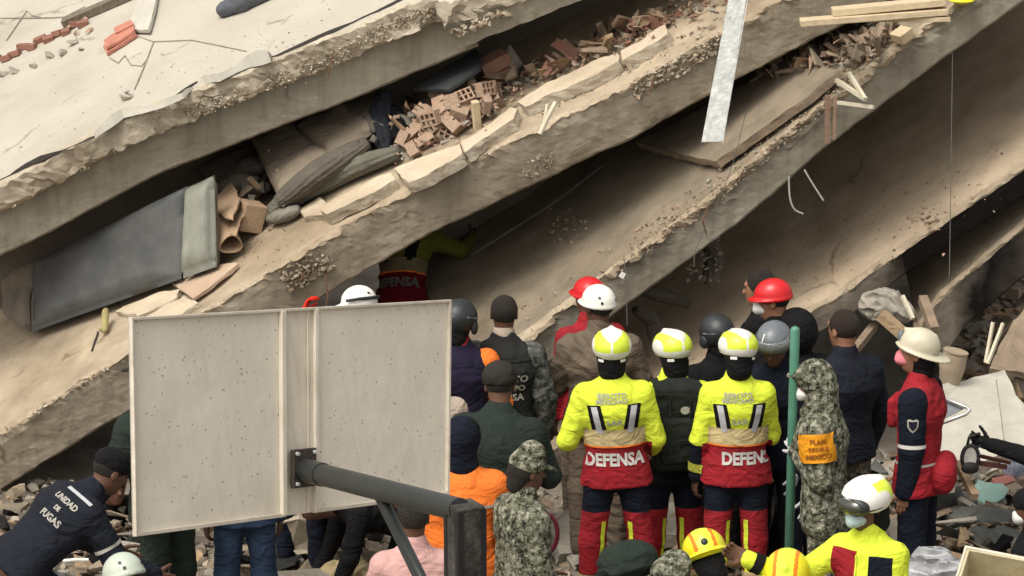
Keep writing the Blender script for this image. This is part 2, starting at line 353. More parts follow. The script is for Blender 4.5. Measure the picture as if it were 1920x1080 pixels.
# ------------------------------------------------------------------ ground
GP = []       # (x, y, z) places the ground has to pass through
def base_ground(x, y):
    r = 0.75 * np.clip((x - 1.9) / 1.6, 0, 1) * np.clip((y - 23.2) / 2.0, 0, 1.3)      # slope at the right
    return r
def build_ground():
    xs = np.concatenate([[-400, -100, -30, -12], np.linspace(-6, 6, 161), [12, 30, 100, 400]])
    ys = np.concatenate([[-200, -40, 0, 8], np.linspace(14, 28, 181), [35, 60, 150, 600]])
    X, Y = np.meshgrid(xs, ys, indexing='ij'); Z = np.zeros_like(X)
    P = np.stack([X, Y, Z], -1)
    near = (np.abs(X) < 6.1) & (Y > 13.9) & (Y < 28.1)
    bumps = 0.05 * fbm(P, 1.3, 4, 3) + 0.04 * np.maximum(0, fbm(P, 5, 3, 8))
    Z = base_ground(X, Y) + np.where(near, bumps, 0) - 0.03
    for (gx, gy, gz) in GP:
        wgt = np.exp(-((X - gx) ** 2 + (Y - gy) ** 2) / 0.10)
        Z = Z * (1 - wgt) + gz * wgt
    P[..., 2] = Z
    n, m = X.shape; idx = np.arange(n * m).reshape(n, m)
    F = np.stack([idx[:-1, :-1], idx[1:, :-1], idx[1:, 1:], idx[:-1, 1:]], -1).reshape(-1, 4)
    o = mkmesh('ground', P.reshape(-1, 3), F, M_ground, None, True); o['kind'] = 'structure'
    return o

# ------------------------------------------------------------------ rocks, plates and bricks
def rock_vf(c, size, seed, flat=(1, 1, 1), rot=None, n=14):
    """angular stone: convex hull of random points"""
    r = np.random.RandomState(seed); P = r.normal(size=(n, 3)); P = P / np.linalg.norm(P, axis=1)[:, None] * (0.75 + 0.5 * r.rand(n, 1))
    P = P * np.array(flat) * size
    if rot is None: rot = Matrix.Rotation(r.rand() * 6.28, 3, 'Z') @ Matrix.Rotation((r.rand() - .5) * 1.2, 3, 'X') @ Matrix.Rotation((r.rand() - .5) * 1.2, 3, 'Y')
    P = P @ np.array(rot).T + np.asarray(c)
    bm = bmesh.new()
    for p in P: bm.verts.new(p)
    res = bmesh.ops.convex_hull(bm, input=bm.verts)
    bad = [g for g in res['geom_interior'] if isinstance(g, bmesh.types.BMVert)]
    bmesh.ops.delete(bm, geom=bad, context='VERTS')
    bm.verts.ensure_lookup_table(); bm.verts.index_update()
    V = [tuple(v.co) for v in bm.verts]; F = [[v.index for v in f.verts] for f in bm.faces]; bm.free()
    return V, F
ROCKLIB = [rock_vf((0, 0, 0), 1, 100 + k, rot=Matrix.Identity(3), n=10) for k in range(14)]
def scatter(name, pts, sizes, mats, label, cat='rubble', flat=(1, 0.75, 0.5), seed=1, kind='stuff', nrm=None):
    r = np.random.RandomState(seed); mb = MB(); n = len(mats) if isinstance(mats, list) else 1
    for p, sz in zip(pts, sizes):
        V, F = ROCKLIB[r.randint(14)]; a = r.rand(3) * 6.28
        R = np.array((Matrix.Rotation(a[0], 3, 'Z') @ Matrix.Rotation((r.rand() - .5) * 1.4, 3, 'X') @ Matrix.Rotation((r.rand() - .5) * 1.4, 3, 'Y')))
        st = np.array(flat) * (0.6 + 0.8 * r.rand(3)) * sz
        mb.m = r.randint(n); mb.add((np.array(V) * st) @ R.T + np.asarray(p), F)
    o = mb.build(name, mats); return tag(o, label, cat, kind=kind)
def rock(name, p, size, m, label, cat, seed, flat=(1, .75, .5), group=None, rot=None, rough=True):
    V, F = rock_vf((0, 0, 0), size, seed, flat, rot)
    o = mkmesh(name, V, F, m)
    if rough and size > 0.06:
        md = o.modifiers.new('b', 'BEVEL'); md.width = size * 0.06; md.segments = 2
    o.location = tuple(p); return tag(o, label, cat, group)
def plate(name, pts, th, m, parent=None, rough=0.0, seed=0, sub=0.05, mats=None, dirn=None):
    """thick slab whose upper outline is pts (world). thickness goes against the normal"""
    P = np.array(pts, float); c = P.mean(0); nrm = np.zeros(3)
    for i in range(len(P)): nrm += np.cross(P[i] - c, P[(i + 1) % len(P)] - c)
    nrm = unit(nrm)
    if nrm @ (CAMP - c) < 0: nrm = -nrm; P = P[::-1]
    if dirn is not None: nrm = unit(dirn)
    Q = []
    for i in range(len(P)):
        a, b_ = P[i], P[(i + 1) % len(P)]; k = max(1, int(np.linalg.norm(b_ - a) / sub)) if rough else 1
        for j in range(k): Q.append(a + (b_ - a) * j / k)
    Q = np.array(Q); n = len(Q)
    if rough:
        out = unit(1e-6 + (Q - c)); Q = Q + rough * np.stack([fbm(Q, 9, 3, seed), fbm(Q, 9, 3, seed + 3), fbm(Q, 9, 3, seed + 6)], -1)
    lay = 4 if rough else 2
    V = []
    for L_ in range(lay):
        t = L_ / (lay - 1); q = Q - nrm * th * t
        if rough and 0 < L_: q = q + rough * 0.9 * np.stack([fbm(q, 14, 3, seed + 11), fbm(q, 14, 3, seed + 13), fbm(q, 14, 3, seed + 16)], -1)
        V += list(q)
    F = [list(range(n)), [(lay - 1) * n + k for k in range(n)][::-1]]; mi = [0, 0]
    for L_ in range(lay - 1):
        for k in range(n): F.append([L_ * n + k, (L_ + 1) * n + k, (L_ + 1) * n + (k + 1) % n, L_ * n + (k + 1) % n]); mi.append(1 if mats else 0)
    o = mkmesh(name, V, F, mats or m, parent, False, mi)
    return o
def hollow_brick(name, c, R, dim=(0.15, 0.10, 0.12), nx=3, ny=2, m=None, broken=0.0, seed=0):
    """clay block with through holes along local y"""
    r = np.random.RandomState(seed); mb = MB(); L, Wd, H = dim[0], dim[1], dim[2]; t = 0.012
    R = np.array(R); ux, uy, uz = R[:, 0], R[:, 1], R[:, 2]; c = np.asarray(c, float)
    ends = [Wd * (1 - broken * r.rand()) for _ in range(12)]
    for i in range(nx + 1):
        x = -L / 2 + t / 2 + (L - t) * i / nx; wd = ends[i]
        mb.box(c + ux * x + uy * (wd - Wd) / 2, ux * t / 2, uy * wd / 2, uz * H / 2)
    for j in range(ny + 1):
        z = -H / 2 + t / 2 + (H - t) * j / ny; wd = ends[5 + j] 
        for i in range(nx):
            x0 = -L / 2 + t + (L - t) * i / nx; x1 = -L / 2 + (L - t) * (i + 1) / nx
            mb.box(c + ux * (x0 + x1) / 2 + uz * z + uy * (wd - Wd) / 2, ux * (x1 - x0) / 2 , uy * (wd / 2 - 0.001), uz * (t / 2 - 0.0005 * (1 + i % 2)))
    return mb.build(name, m or M_brick)
def rotm(rx, ry, rz):
    return Matrix.Rotation(rz, 3, 'Z') @ Matrix.Rotation(ry, 3, 'Y') @ Matrix.Rotation(rx, 3, 'X')
def slabrot(s):
    return np.stack([s.D, s.Bv - s.D * (s.Bv @ s.D), s.N], 1)
# ------------------------------------------------------------------ signed distance modelling
def A(*v): return np.array(v, float)
class Cone:
    def __init__(s, a, b, r1, r2, u=None, w=1.0):
        s.a = np.asarray(a, float); s.b = np.asarray(b, float); s.r1, s.r2 = r1, r2; s.u = None if u is None else unit(u); s.w = w
    def bounds(s):
        r = max(s.r1, s.r2) * max(1, s.w); return np.minimum(s.a, s.b) - r, np.maximum(s.a, s.b) + r
    def d(s, P):
        q = P - s.a.astype(np.float32)
        ab = s.b - s.a; L = ab @ ab + 1e-9
        t = np.clip((q @ ab.astype(np.float32)) / L, 0, 1)
        q = q - t[..., None] * ab.astype(np.float32)
        if s.u is not None:
            u = s.u.astype(np.float32); c = q @ u; q = q - (c * (1 - 1 / s.w))[..., None] * u
        return np.sqrt((q * q).sum(-1)) - (s.r1 + t * (s.r2 - s.r1))
class Ell:
    def __init__(s, c, r, R=None): s.c = np.asarray(c, float); s.r = np.asarray(r, float); s.R = np.eye(3) if R is None else np.asarray(R)
    def bounds(s): m = s.r.max(); return s.c - m, s.c + m
    def d(s, P):
        q = (P - s.c.astype(np.float32)) @ s.R.astype(np.float32)
        k0 = np.sqrt(((q / s.r) ** 2).sum(-1)); k1 = np.sqrt(((q / s.r ** 2) ** 2).sum(-1)) + 1e-6
        return k0 * (k0 - 1) / k1
class Box:
    def __init__(s, c, h, R=None, r=0.01): s.c = np.asarray(c, float); s.h = np.asarray(h, float); s.R = np.eye(3) if R is None else np.asarray(R); s.r = r
    def bounds(s): m = np.linalg.norm(s.h); return s.c - m, s.c + m
    def d(s, P):
        q = np.abs((P - s.c) @ s.R) - (s.h - s.r)
        return np.sqrt((np.maximum(q, 0) ** 2).sum(-1)) + np.minimum(q.max(-1), 0) - s.r
def sdf_eval(ops, P):
    """ops: (kind, prim, k)"""
    D = np.full(P.shape[:-1], 9.0, np.float32)
    ax = [P[:, 0, 0, 0], P[0, :, 0, 1], P[0, 0, :, 2]]
    for op in ops:
        kind, pr = op[0], op[1]; k = op[2] if len(op) > 2 else 0.02
        if kind == 'plane':        # keep the side the normal points away from: pr=(point, normal)
            D = np.maximum(D, ((P - pr[0].astype(np.float32)) @ pr[1].astype(np.float32))); continue
        lo, hi = pr.bounds(); mg = 0.06 + k
        sl = tuple(slice(max(0, np.searchsorted(ax[i], lo[i] - mg)), np.searchsorted(ax[i], hi[i] + mg)) for i in range(3))
        if kind == 'and':
            D = np.maximum(D, pr.d(P)); continue
        q = P[sl]
        if q.size == 0: continue
        d = pr.d(q).astype(np.float32); c = D[sl]
        if kind == 'add':
            if k > 0: h = np.maximum(k - np.abs(c - d), 0); D[sl] = np.minimum(c, d) - h * h / (4 * k)
            else: D[sl] = np.minimum(c, d)
        else:
            h = np.maximum(k - np.abs(c + d), 0) if k > 0 else 0; D[sl] = np.maximum(c, -d) + (h * h / (4 * k) if k > 0 else 0)
    return D
def surface_nets(D, o, h):
    nx, ny, nz = D.shape; ins = D < 0
    cnt = np.zeros((nx - 1, ny - 1, nz - 1), np.float32); acc = np.zeros((nx - 1, ny - 1, nz - 1, 3), np.float32)
    for axis in range(3):
        for a in (0, 1):
            for b in (0, 1):
                off = [0, 0, 0]; oth = [i for i in range(3) if i != axis]; off[oth[0]] = a; off[oth[1]] = b
                s0 = tuple(slice(off[i], off[i] + D.shape[i] - 1) for i in range(3))
                off2 = list(off); off2[axis] = 1; s1_ = tuple(slice(off2[i], off2[i] + D.shape[i] - 1) for i in range(3))
                v0, v1 = D[s0], D[s1_]; m = (v0 < 0) != (v1 < 0)
                t = np.where(m, v0 / np.where(m, v0 - v1, 1), 0)
                cnt += m
                for i in range(3): acc[..., i] += np.where(m, (t if i == axis else off[i]), 0)
    act = cnt > 0; ids = np.full(act.shape, -1, np.int64); ids[act] = np.arange(act.sum())
    cc = np.argwhere(act); V = (cc + acc[act] / cnt[act][:, None]) * h + o
    F = []
    for axis in range(3):
        s0 = [slice(None)] * 3; s1_ = [slice(None)] * 3; s0[axis] = slice(0, -1); s1_[axis] = slice(1, None)
        a, b = ins[tuple(s0)], ins[tuple(s1_)]; m = a != b; oth = [i for i in range(3) if i != axis]
        e = np.argwhere(m); e = e[(e[:, oth[0]] > 0) & (e[:, oth[1]] > 0) & (e[:, oth[0]] < D.shape[oth[0]] - 1) & (e[:, oth[1]] < D.shape[oth[1]] - 1)]
        if not len(e): continue
        fl = a[tuple(e.T)]; q = []
        for (da, db) in ((0, 0), (1, 0), (1, 1), (0, 1)):
            c = e.copy(); c[:, oth[0]] -= 1 - da; c[:, oth[1]] -= 1 - db; q.append(ids[tuple(c.T)])
        q = np.stack(q, 1); flip = fl if axis != 1 else ~fl
        q[~flip] = q[~flip][:, ::-1]; F.append(q)
    return V, np.concatenate(F)
def sdf_mesh(ops, h=0.012, wr=0.0, seed=0):
    los, his = zip(*[o[1].bounds() for o in ops if o[0] == 'add']); lo = np.min(los, 0) - 3 * h; hi = np.max(his, 0) + 3 * h
    ax = [np.arange(lo[i], hi[i] + h, h, dtype=np.float32) for i in range(3)]
    P = np.stack(np.meshgrid(*ax, indexing='ij'), -1)
    D = sdf_eval(ops, P)
    if wr:
        r = np.random.RandomState(seed); nar = np.abs(D) < 0.05; q = P[nar]; s = 0
        wp = q + 0.03 * np.sin(q[:, [1, 2, 0]] * 17 + r.rand(3) * 6)
        for k in range(6):
            v = unit(r.normal(size=3) * np.array((0.8, 0.8, 1.0))) * (2 * math.pi / (0.07 + 0.14 * r.rand())); s = s + np.sin(wp @ v.astype(np.float32) + r.rand() * 6.28) * (0.5 + 0.5 * r.rand())
        s = 1.0 - np.abs(s) / 1.6
        md = 0.5 + 0.5 * np.sin(q @ (unit(r.normal(size=3)) * 13).astype(np.float32) + r.rand() * 6) ; s = s * (0.35 + 1.25 * md)
        D[nar] -= wr * s.astype(np.float32)
    return surface_nets(D, lo, h)
def sdf_obj(name, ops, m, parent, h=0.012, wr=0.0, seed=0):
    V, F = sdf_mesh(ops, h, wr, seed)
    return mkmesh(name, V, F, m, parent, True)
def paint(o, fn, m):
    """give faces whose centre passes fn(P) another material (own slot)"""
    me = o.data; n = len(me.polygons); c = np.empty(n * 3, np.float32); me.polygons.foreach_get('center', c); c = c.reshape(-1, 3)
    me.materials.append(m); k = len(me.materials) - 1
    mi = np.empty(n, np.int32); me.polygons.foreach_get('material_index', mi); mi[fn(c)] = k; me.polygons.foreach_set('material_index', mi)
def cut_paint(o, co, no, m, fn=None):
    """clean straight border: bisect by the plane, faces on the side of no get material m"""
    bm = bmesh.new(); bm.from_mesh(o.data); co = Vector(co); no = Vector(no).normalized()
    bmesh.ops.bisect_plane(bm, geom=bm.verts[:] + bm.edges[:] + bm.faces[:], plane_co=co, plane_no=no)
    o.data.materials.append(m); k = len(o.data.materials) - 1
    for f in bm.faces:
        c = f.calc_center_median()
        if (c - co).dot(no) > 0 and (fn is None or fn(c)): f.material_index = k
    for f in bm.faces: f.smooth = True
    bm.to_mesh(o.data); bm.free()
_bvh = {}
def bvh(o):
    if o.name not in _bvh: _bvh[o.name] = BVHTree.FromPolygons([v.co for v in o.data.vertices], [p.vertices[:] for p in o.data.polygons])
    return _bvh[o.name]
def project(objs, V, F, c, n, u, v, off=0.004, reach=0.5):
    """V: 2D points; put on the surface looking along -n from c"""
    c = np.asarray(c, float); out = []; ok = []
    for (a, b) in V:
        o = Vector(c + a * u + b * v + n * reach); best = None
        for ob in objs:
            h = bvh(ob).ray_cast(o, Vector(-n), 2 * reach)
            if h[0] is not None and (best is None or h[3] < best[3]): best = h
        if best is None: out.append((0, 0, 0)); ok.append(False)
        else: out.append(tuple(best[0] + Vector(n) * off)); ok.append(True)
    zz = [(np.array(p) - c) @ n for p, k in zip(out, ok) if k]
    med = np.median(zz) if zz else 0
    ok = [k and abs((np.array(p) - c) @ n - med) < 0.12 for p, k in zip(out, ok)]
    F2 = [f for f in F if all(ok[i] for i in f)]
    return out, F2
def patch(name, objs, quad, c, n, m, parent, up=(0, 0, 1), off=0.005, res=0.012, holes=None):
    """cloth patch with four 2D corners, laid on the garment"""
    u, v, n = frame_of(n, up); q = [np.array(k, float) for k in quad]
    nu = max(2, int(max(np.linalg.norm(q[1] - q[0]), np.linalg.norm(q[2] - q[3])) / res)); nv = max(2, int(max(np.linalg.norm(q[3] - q[0]), np.linalg.norm(q[2] - q[1])) / res))
    V = []
    for i in range(nu + 1):
        for j in range(nv + 1):
            s, t = i / nu, j / nv; V.append((1 - s) * (1 - t) * q[0] + s * (1 - t) * q[1] + s * t * q[2] + (1 - s) * t * q[3])
    F = [(i * (nv + 1) + j, (i + 1) * (nv + 1) + j, (i + 1) * (nv + 1) + j + 1, i * (nv + 1) + j + 1) for i in range(nu) for j in range(nv)]
    V2, F2 = project(objs, V, F, c, n, u, v, off)
    if not F2: return None
    return mkmesh(name, V2, F2, m, parent, True)
def poly_patch(name, objs, poly, c, n, m, parent, up=(0, 0, 1), off=0.006):
    u, v, n = frame_of(n, up); k = len(poly); V = [(0, 0)]
    for f in (0.5, 1.0): V += [(a * f, b * f) for a, b in poly]
    F = [(0, 1 + i, 1 + (i + 1) % k) for i in range(k)] + [(1 + i, 1 + k + i, 1 + k + (i + 1) % k, 1 + (i + 1) % k) for i in range(k)]
    V2, F2 = project(objs, V, F, c, n, u, v, off)
    return mkmesh(name, V2, F2, m, parent, True) if F2 else None
def text_geo(s, size, bold=0.0, sx=1.0):
    cu = bpy.data.curves.new('t', 'FONT'); cu.body = s; cu.size = size; cu.align_x = 'CENTER'; cu.align_y = 'CENTER'; cu.offset = bold; cu.resolution_u = 3
    o = bpy.data.objects.new('t', cu); COL.objects.link(o); dg = bpy.context.evaluated_depsgraph_get(); me = o.evaluated_get(dg).to_mesh()
    V = [(v.co.x * sx, v.co.y) for v in me.vertices]; F = [tuple(p.vertices) for p in me.polygons]
    o.evaluated_get(dg).to_mesh_clear(); bpy.data.objects.remove(o); bpy.data.curves.remove(cu); return V, F
def text_on(name, objs, s, size, c, n, m, parent, up=(0, 0, 1), rot=0.0, bold=0.0, off=0.008, sx=1.0):
    u, v, n = frame_of(n, up); V, F = text_geo(s, size, bold, sx); cr, sr = math.cos(rot), math.sin(rot)
    V = [(a * cr - b * sr, a * sr + b * cr) for a, b in V]
    V2, F2 = project(objs, V, F, c, n, u, v, off)
    return mkmesh(name, V2, F2, m, parent) if F2 else None
def ring_band(name, obj, co, no, width, m, parent, off=0.006, sel=None):
    """closed tape round a limb or the waist: the garment's own faces between two planes, pushed out"""
    bm = bmesh.new(); bm.from_mesh(obj.data); co = Vector(co); no = Vector(no).normalized()
    if sel is not None:
        bmesh.ops.delete(bm, geom=[f for f in bm.faces if not sel(f.calc_center_median())], context='FACES')
    for sg in (-1, 1):
        bmesh.ops.bisect_plane(bm, geom=bm.verts[:] + bm.edges[:] + bm.faces[:], plane_co=co + no * sg * width / 2, plane_no=no * sg, clear_outer=True)
    bm.normal_update()
    for v in bm.verts: v.co += v.normal * off
    for f in bm.faces: f.material_index = 0; f.smooth = True
    if not bm.faces: bm.free(); return None
    me = bpy.data.meshes.new(name); bm.to_mesh(me); bm.free(); me.materials.append(m)
    o = bpy.data.objects.new(name, me); COL.objects.link(o); o.parent = parent; return o

# ------------------------------------------------------------------ colours of clothes
F_yel = fabric('fluorescent_yellow_cloth', (0.72, 0.85, 0.05), 0.8, 0.80, dust=.10)
F_red = fabric('crimson_cloth', (0.33, 0.010, 0.022), 0.85, 0.65, dust=.06)
F_navy = fabric('navy_cloth', (0.009, 0.012, 0.022), 0.9, 0.7)
F_navy2 = fabric('dark_blue_cloth', (0.008, 0.012, 0.022), 0.9, 0.7, dust=0.03)
F_blk = fabric('black_cloth', (0.009, 0.009, 0.010), 0.9, 0.7)
F_purp = fabric('violet_navy_cloth', (0.018, 0.015, 0.036), 0.9, 0.75)
F_green = fabric('bottle_green_cloth', (0.022, 0.032, 0.026), 0.9, 0.75)
F_olive = fabric('olive_cloth', (0.055, 0.062, 0.045), 0.9, 0.7, dust=0.1)
F_brown = fabric('brown_cloth', (0.125, 0.095, 0.072), 0.9, 0.75, dust=0.15)
F_or = fabric('orange_cloth', (0.85, 0.20, 0.035), 0.85, 0.85)
F_pink = fabric('dusty_pink_cotton', (0.55, 0.33, 0.31), 0.9, 0.85)
F_jean = fabric('blue_denim', (0.03, 0.05, 0.095), 0.9, 0.6)
F_grey = fabric('grey_vest_cloth', (0.026, 0.027, 0.026), 0.9, 0.75)
F_beige = fabric('beige_cotton', (0.42, 0.35, 0.29), 0.9, 0.85)
F_tan = fabric('tan_tape', (0.52, 0.42, 0.22), 0.7, 0.85)
F_sil = fabric('silver_tape', (0.45, 0.46, 0.48), 0.45, 0.9, fold=0.2)
F_wht = fabric('white_print', (0.64, 0.62, 0.59), 0.8, 0.70, fold=0.1)
F_gprint = fabric('grey_print', (0.38, 0.37, 0.33), 0.7, 0.9, fold=0.1)
F_mask = fabric('white_mask_cloth', (0.72, 0.72, 0.70), 0.8, 0.9, fold=0.2)
F_maskb = fabric('pale_blue_mask_cloth', (0.45, 0.58, 0.58), 0.8, 0.9, fold=0.2)
F_maskp = fabric('pink_mask_cloth', (0.68, 0.22, 0.26), 0.8, 0.8, fold=0.2)
F_glove = fabric('white_glove_cloth', (0.5, 0.52, 0.54), 0.8, 0.8, fold=0.2)
F_yel2 = fabric('dim_yellow_cloth', (0.45, 0.46, 0.07), 0.8, 0.8)
C_dig = camo('digital_camouflage', [(0.02, 0.021, 0.016), (0.075, 0.078, 0.055), (0.16, 0.162, 0.12), (0.29, 0.285, 0.225)], 0.010, 26)
C_dig2 = camo('faded_camouflage', [(0.03, 0.032, 0.026), (0.085, 0.085, 0.062), (0.15, 0.14, 0.10), (0.22, 0.205, 0.155)], 0.012, 20)
C_dark = camo('dark_camouflage', [(0.02, 0.022, 0.02), (0.045, 0.048, 0.042), (0.085, 0.088, 0.078), (0.13, 0.135, 0.125)], 0.014, 13)
K_skin = mat('tan_skin', (0.30, 0.155, 0.095), 0.6, (0.24, 0.115, 0.07), scale=20, bump=0.15, bscale=90)
K_skin2 = mat('dark_skin', (0.14, 0.07, 0.045), 0.6, (0.10, 0.05, 0.032), scale=20, bump=0.15, bscale=90)
K_hair = mat('black_hair', (0.014, 0.011, 0.009), 0.6, (0.03, 0.024, 0.02), scale=60, bump=0.9, bscale=160)
K_hairb = mat('dark_brown_hair', (0.035, 0.022, 0.015), 0.65, (0.02, 0.013, 0.01), scale=60, bump=0.9, bscale=160)
K_eye = mat('eye', (0.02, 0.015, 0.012), 0.2, bump=0)
H_white = mat('white_shell', (0.80, 0.80, 0.76), 0.35, (0.70, 0.69, 0.64), scale=5, bump=0.05, spec=0.5)
H_yel = mat('yellow_green_shell', (0.66, 0.80, 0.05), 0.35, (0.60, 0.72, 0.06), scale=5, bump=0.05, spec=0.5)
H_yel2 = mat('yellow_shell', (0.80, 0.72, 0.02), 0.35, (0.70, 0.66, 0.02), scale=5, bump=0.05, spec=0.5)
H_or = mat('orange_stripe', (0.85, 0.25, 0.02), 0.4, bump=0)
H_red = mat('red_shell', (0.62, 0.012, 0.018), 0.3, (0.52, 0.012, 0.016), scale=5, bump=0.05, spec=0.5)
H_blk = mat('black_shell', (0.025, 0.03, 0.034), 0.45, (0.016, 0.018, 0.02), scale=8, bump=0.1, spec=0.5)
H_gold = mat('cream_shell', (0.60, 0.56, 0.44), 0.4, (0.45, 0.41, 0.30), scale=7, bump=0.1, spec=0.5)
H_grey = mat('grey_shell', (0.16, 0.18, 0.20), 0.35, (0.11, 0.125, 0.14), scale=7, bump=0.1, spec=0.5)
H_glass = mat('smoked_glass', (0.05, 0.055, 0.035), 0.08, (0.03, 0.035, 0.025), scale=5, bump=0, spec=0.8)
H_vis = mat('grey_visor', (0.19, 0.20, 0.20), 0.2, (0.14, 0.15, 0.15), scale=5, bump=0, spec=0.8)
B_boot = mat('boot_leather', (0.022, 0.02, 0.019), 0.6, (0.05, 0.042, 0.034), scale=12, bump=0.4)

# ------------------------------------------------------------------ skeleton
def rz3(a): return np.array(Matrix.Rotation(a, 3, 'Z'))
def rx3(a): return np.array(Matrix.Rotation(a, 3, 'X'))
def ry3(a): return np.array(Matrix.Rotation(a, 3, 'Y'))
ARM_DOWN = ((0.16, 0.02, -1), (0.05, 0.22, -1))
ARM_FOLD = ((0.30, 0.10, -1), (-0.35, 1.0, 0.10))
def skel(spine=(0, 0, 1), head=(0, 0, 0), la=ARM_DOWN, ra=ARM_DOWN, ll=((0.06, 0, -1), (0.0, 0, -1)), rl=((0.06, 0, -1), (0.0, 0, -1)), s=1.0, neck=None, twist=0.0, bulk=1.0):
    """joints in the person's own frame: x right, y forward, z up. Left limb directions are given mirrored (x outwards)"""
    J = {}; m = np.array((-1, 1, 1.0))
    P = A(0, 0, 0.95) * s; sp = unit(spine); J['P'] = P; J['sp'] = sp
    X = rz3(twist) @ A(1, 0, 0); X = unit(X - sp * (X @ sp)); J['X'] = X; J['Y'] = np.cross(sp, X)
    J['W'] = P + sp * 0.17 * s; J['C'] = P + sp * 0.36 * s; J['N'] = P + sp * 0.53 * s
    nk = unit(neck) if neck is not None else unit(sp + A(0, 0.1, 0.35)); J['nk'] = nk
    J['H'] = J['N'] + nk * 0.155 * s                 # middle of the head
    Rh = rz3(math.radians(head[0])) @ rx3(math.radians(head[1])) @ ry3(math.radians(head[2])); J['Rh'] = Rh; J['H'] = J['H'] + Rh @ A(0, 0.015, 0.012) * s
    for n, sg, arm, leg in (('L', -1, la, ll), ('R', 1, ra, rl)):
        mm = m if sg < 0 else np.ones(3)
        S_ = J['N'] - sp * 0.088 * s + X * sg * 0.163 * s * bulk; E = S_ + unit(np.array(arm[0]) * mm) * 0.29 * s; Wr = E + unit(np.array(arm[1]) * mm) * 0.25 * s
        J['S' + n], J['E' + n], J['W' + n] = S_, E, Wr
        Hp = P + A(sg * 0.09, 0, -0.03) * s; K = Hp + unit(np.array(leg[0]) * mm) * 0.43 * s; An = K + unit(np.array(leg[1]) * mm) * 0.41 * s
        J['Hp' + n], J['K' + n], J['A' + n] = Hp, K, An
    return J
def hand_ops(J, n, s, curl=0.5, grip_n=None):
    sg = -1 if n == 'L' else 1
    f = unit(J['W' + n] - J['E' + n]); pn = grip_n if grip_n is not None else (A(-sg, 0.25, 0)); pn = unit(pn - f * (pn @ f)); sd_ = np.cross(pn, f)
    # thumb side: towards +y when arm hangs
    if sd_ @ A(0, 1, 0.3) < 0: sd_ = -sd_
    w_ = J['W' + n]; c = w_ + f * 0.055 * s; ops = [('add', Cone(w_ - f * 0.02, w_ + f * 0.02 * s, 0.026 * s, 0.027 * s, sd_, 1.1), .01)]
    ops.append(('add', Cone(w_ + f * 0.03 * s, w_ + f * 0.085 * s, 0.0165 * s, 0.0145 * s, sd_, 2.5), 0.012))
    Ls = [.074, .082, .076, .060]
    for i, L in enumerate(Ls):
        b = w_ + f * (0.092 - 0.004 * abs(i - 1)) * s + sd_ * (0.031 - 0.0205 * i) * s; d = f; r = 0.0098 * s
        ang = curl * (0.85 + 0.1 * i); seg = [0.45, 0.32, 0.23]
        for k in range(3):
            a_ = ang * (0.5 if k == 0 else 1.0); d = unit(d * math.cos(a_) + np.cross(np.cross(d, pn), d) * math.sin(a_)); e = b + d * L * seg[k] * s
            ops.append(('add', Cone(b, e, r, r * 0.93), 0.003)); b = e; r *= 0.93
    b = w_ + f * 0.03 * s + sd_ * 0.028 * s; d = unit(f * 0.7 + sd_ * 0.6 + pn * 0.4)
    for L, r in ((0.042, 0.0125), (0.032, 0.0108), (0.026, 0.0095)):
        e = b + d * L * s; ops.append(('add', Cone(b, e, r * s, r * 0.9 * s), 0.006)); b = e; d = unit(d + f * 0.25 + pn * 0.25)
    return ops
def head_ops(J, s):
    R = J['Rh']; c = J['H']
    def h(x, y, z): return c + R @ (A(x, y, z) * s)
    def r_(*v): return np.array(v) * s
    o = [('add', Ell(h(0, -0.008, 0.025), r_(.077, .098, .092), R), .02),
         ('add', Ell(h(0, 0.022, -0.03), r_(.060, .072, .085), R), .03),
         ('add', Cone(h(0, 0.05, -0.095), h(0, 0.062, -0.09), .026 * s, .022 * s), .03),
         ('add', Cone(h(0, 0.088, 0.012), h(0, 0.106, -0.028), .008 * s, .0145 * s), .012),     # nose
         ('sub', Ell(h(-.033, 0.098, 0.012), r_(.019, .012, .013), R), .012), ('sub', Ell(h(.033, 0.098, 0.012), r_(.019, .012, .013), R), .012),
         ('add', Cone(h(-.038, 0.080, 0.034), h(.038, 0.080, 0.034), .012 * s, .012 * s), .012),
         ('add', Cone(h(-.020, 0.084, -0.056), h(.020, 0.084, -0.056), .0075 * s, .0075 * s), .006), ('add', Cone(h(-.017, 0.083, -0.067), h(.017, 0.083, -0.067), .0085 * s, .0085 * s), .006),
         ('sub', Cone(h(-.024, 0.093, -0.0615), h(.024, 0.093, -0.0615), .003 * s, .003 * s), .003)]
    for sg in (-1, 1):
        o.append(('add', Ell(h(sg * .078, -0.006, -0.005), r_(.010, .019, .032), R), .006)); o.append(('sub', Ell(h(sg * .090, -0.002, -0.003), r_(.006, .010, .018), R), .004))
    o.append(('add', Cone(J['N'] - J['sp'] * 0.03 * s + A(0, .0, 0), h(0, -0.022, -0.07), .062 * s, .055 * s), .03))
    return o
def torso_ops(J, s, g=0.0, waist=1.0, bulk=1.0, sh=1.0):
    X = J['X']; Y = J['Y']; sp = J['sp']; SM = (J['SL'] + J['SR']) / 2
    return [('add', Cone(J['P'] - sp * 0.04 * s, J['W'], (.105 + g) * s * waist, (.098 + g) * s * waist, X, 1.48), .04),
            ('add', Cone(J['W'], J['C'], (.098 + g) * s * waist, (.118 + g) * s * bulk, X, 1.45), .04),
            ('add', Cone(J['C'], J['N'] - sp * 0.07 * s, (.118 + g) * s * bulk, (.070 + g) * s, X, 1.45), .06),
            ('add', Cone(SM + (J['SL'] - SM) * sh, SM + (J['SR'] - SM) * sh, (.050 + g) * s, (.050 + g) * s, Y, 1.25), .06),
            ('add', Cone(J['N'] - sp * .06 * s, J['N'] + J['nk'] * .02 * s, (.085 + g * .6) * s, (.058 + g * .6) * s, X, 1.15), .05)]
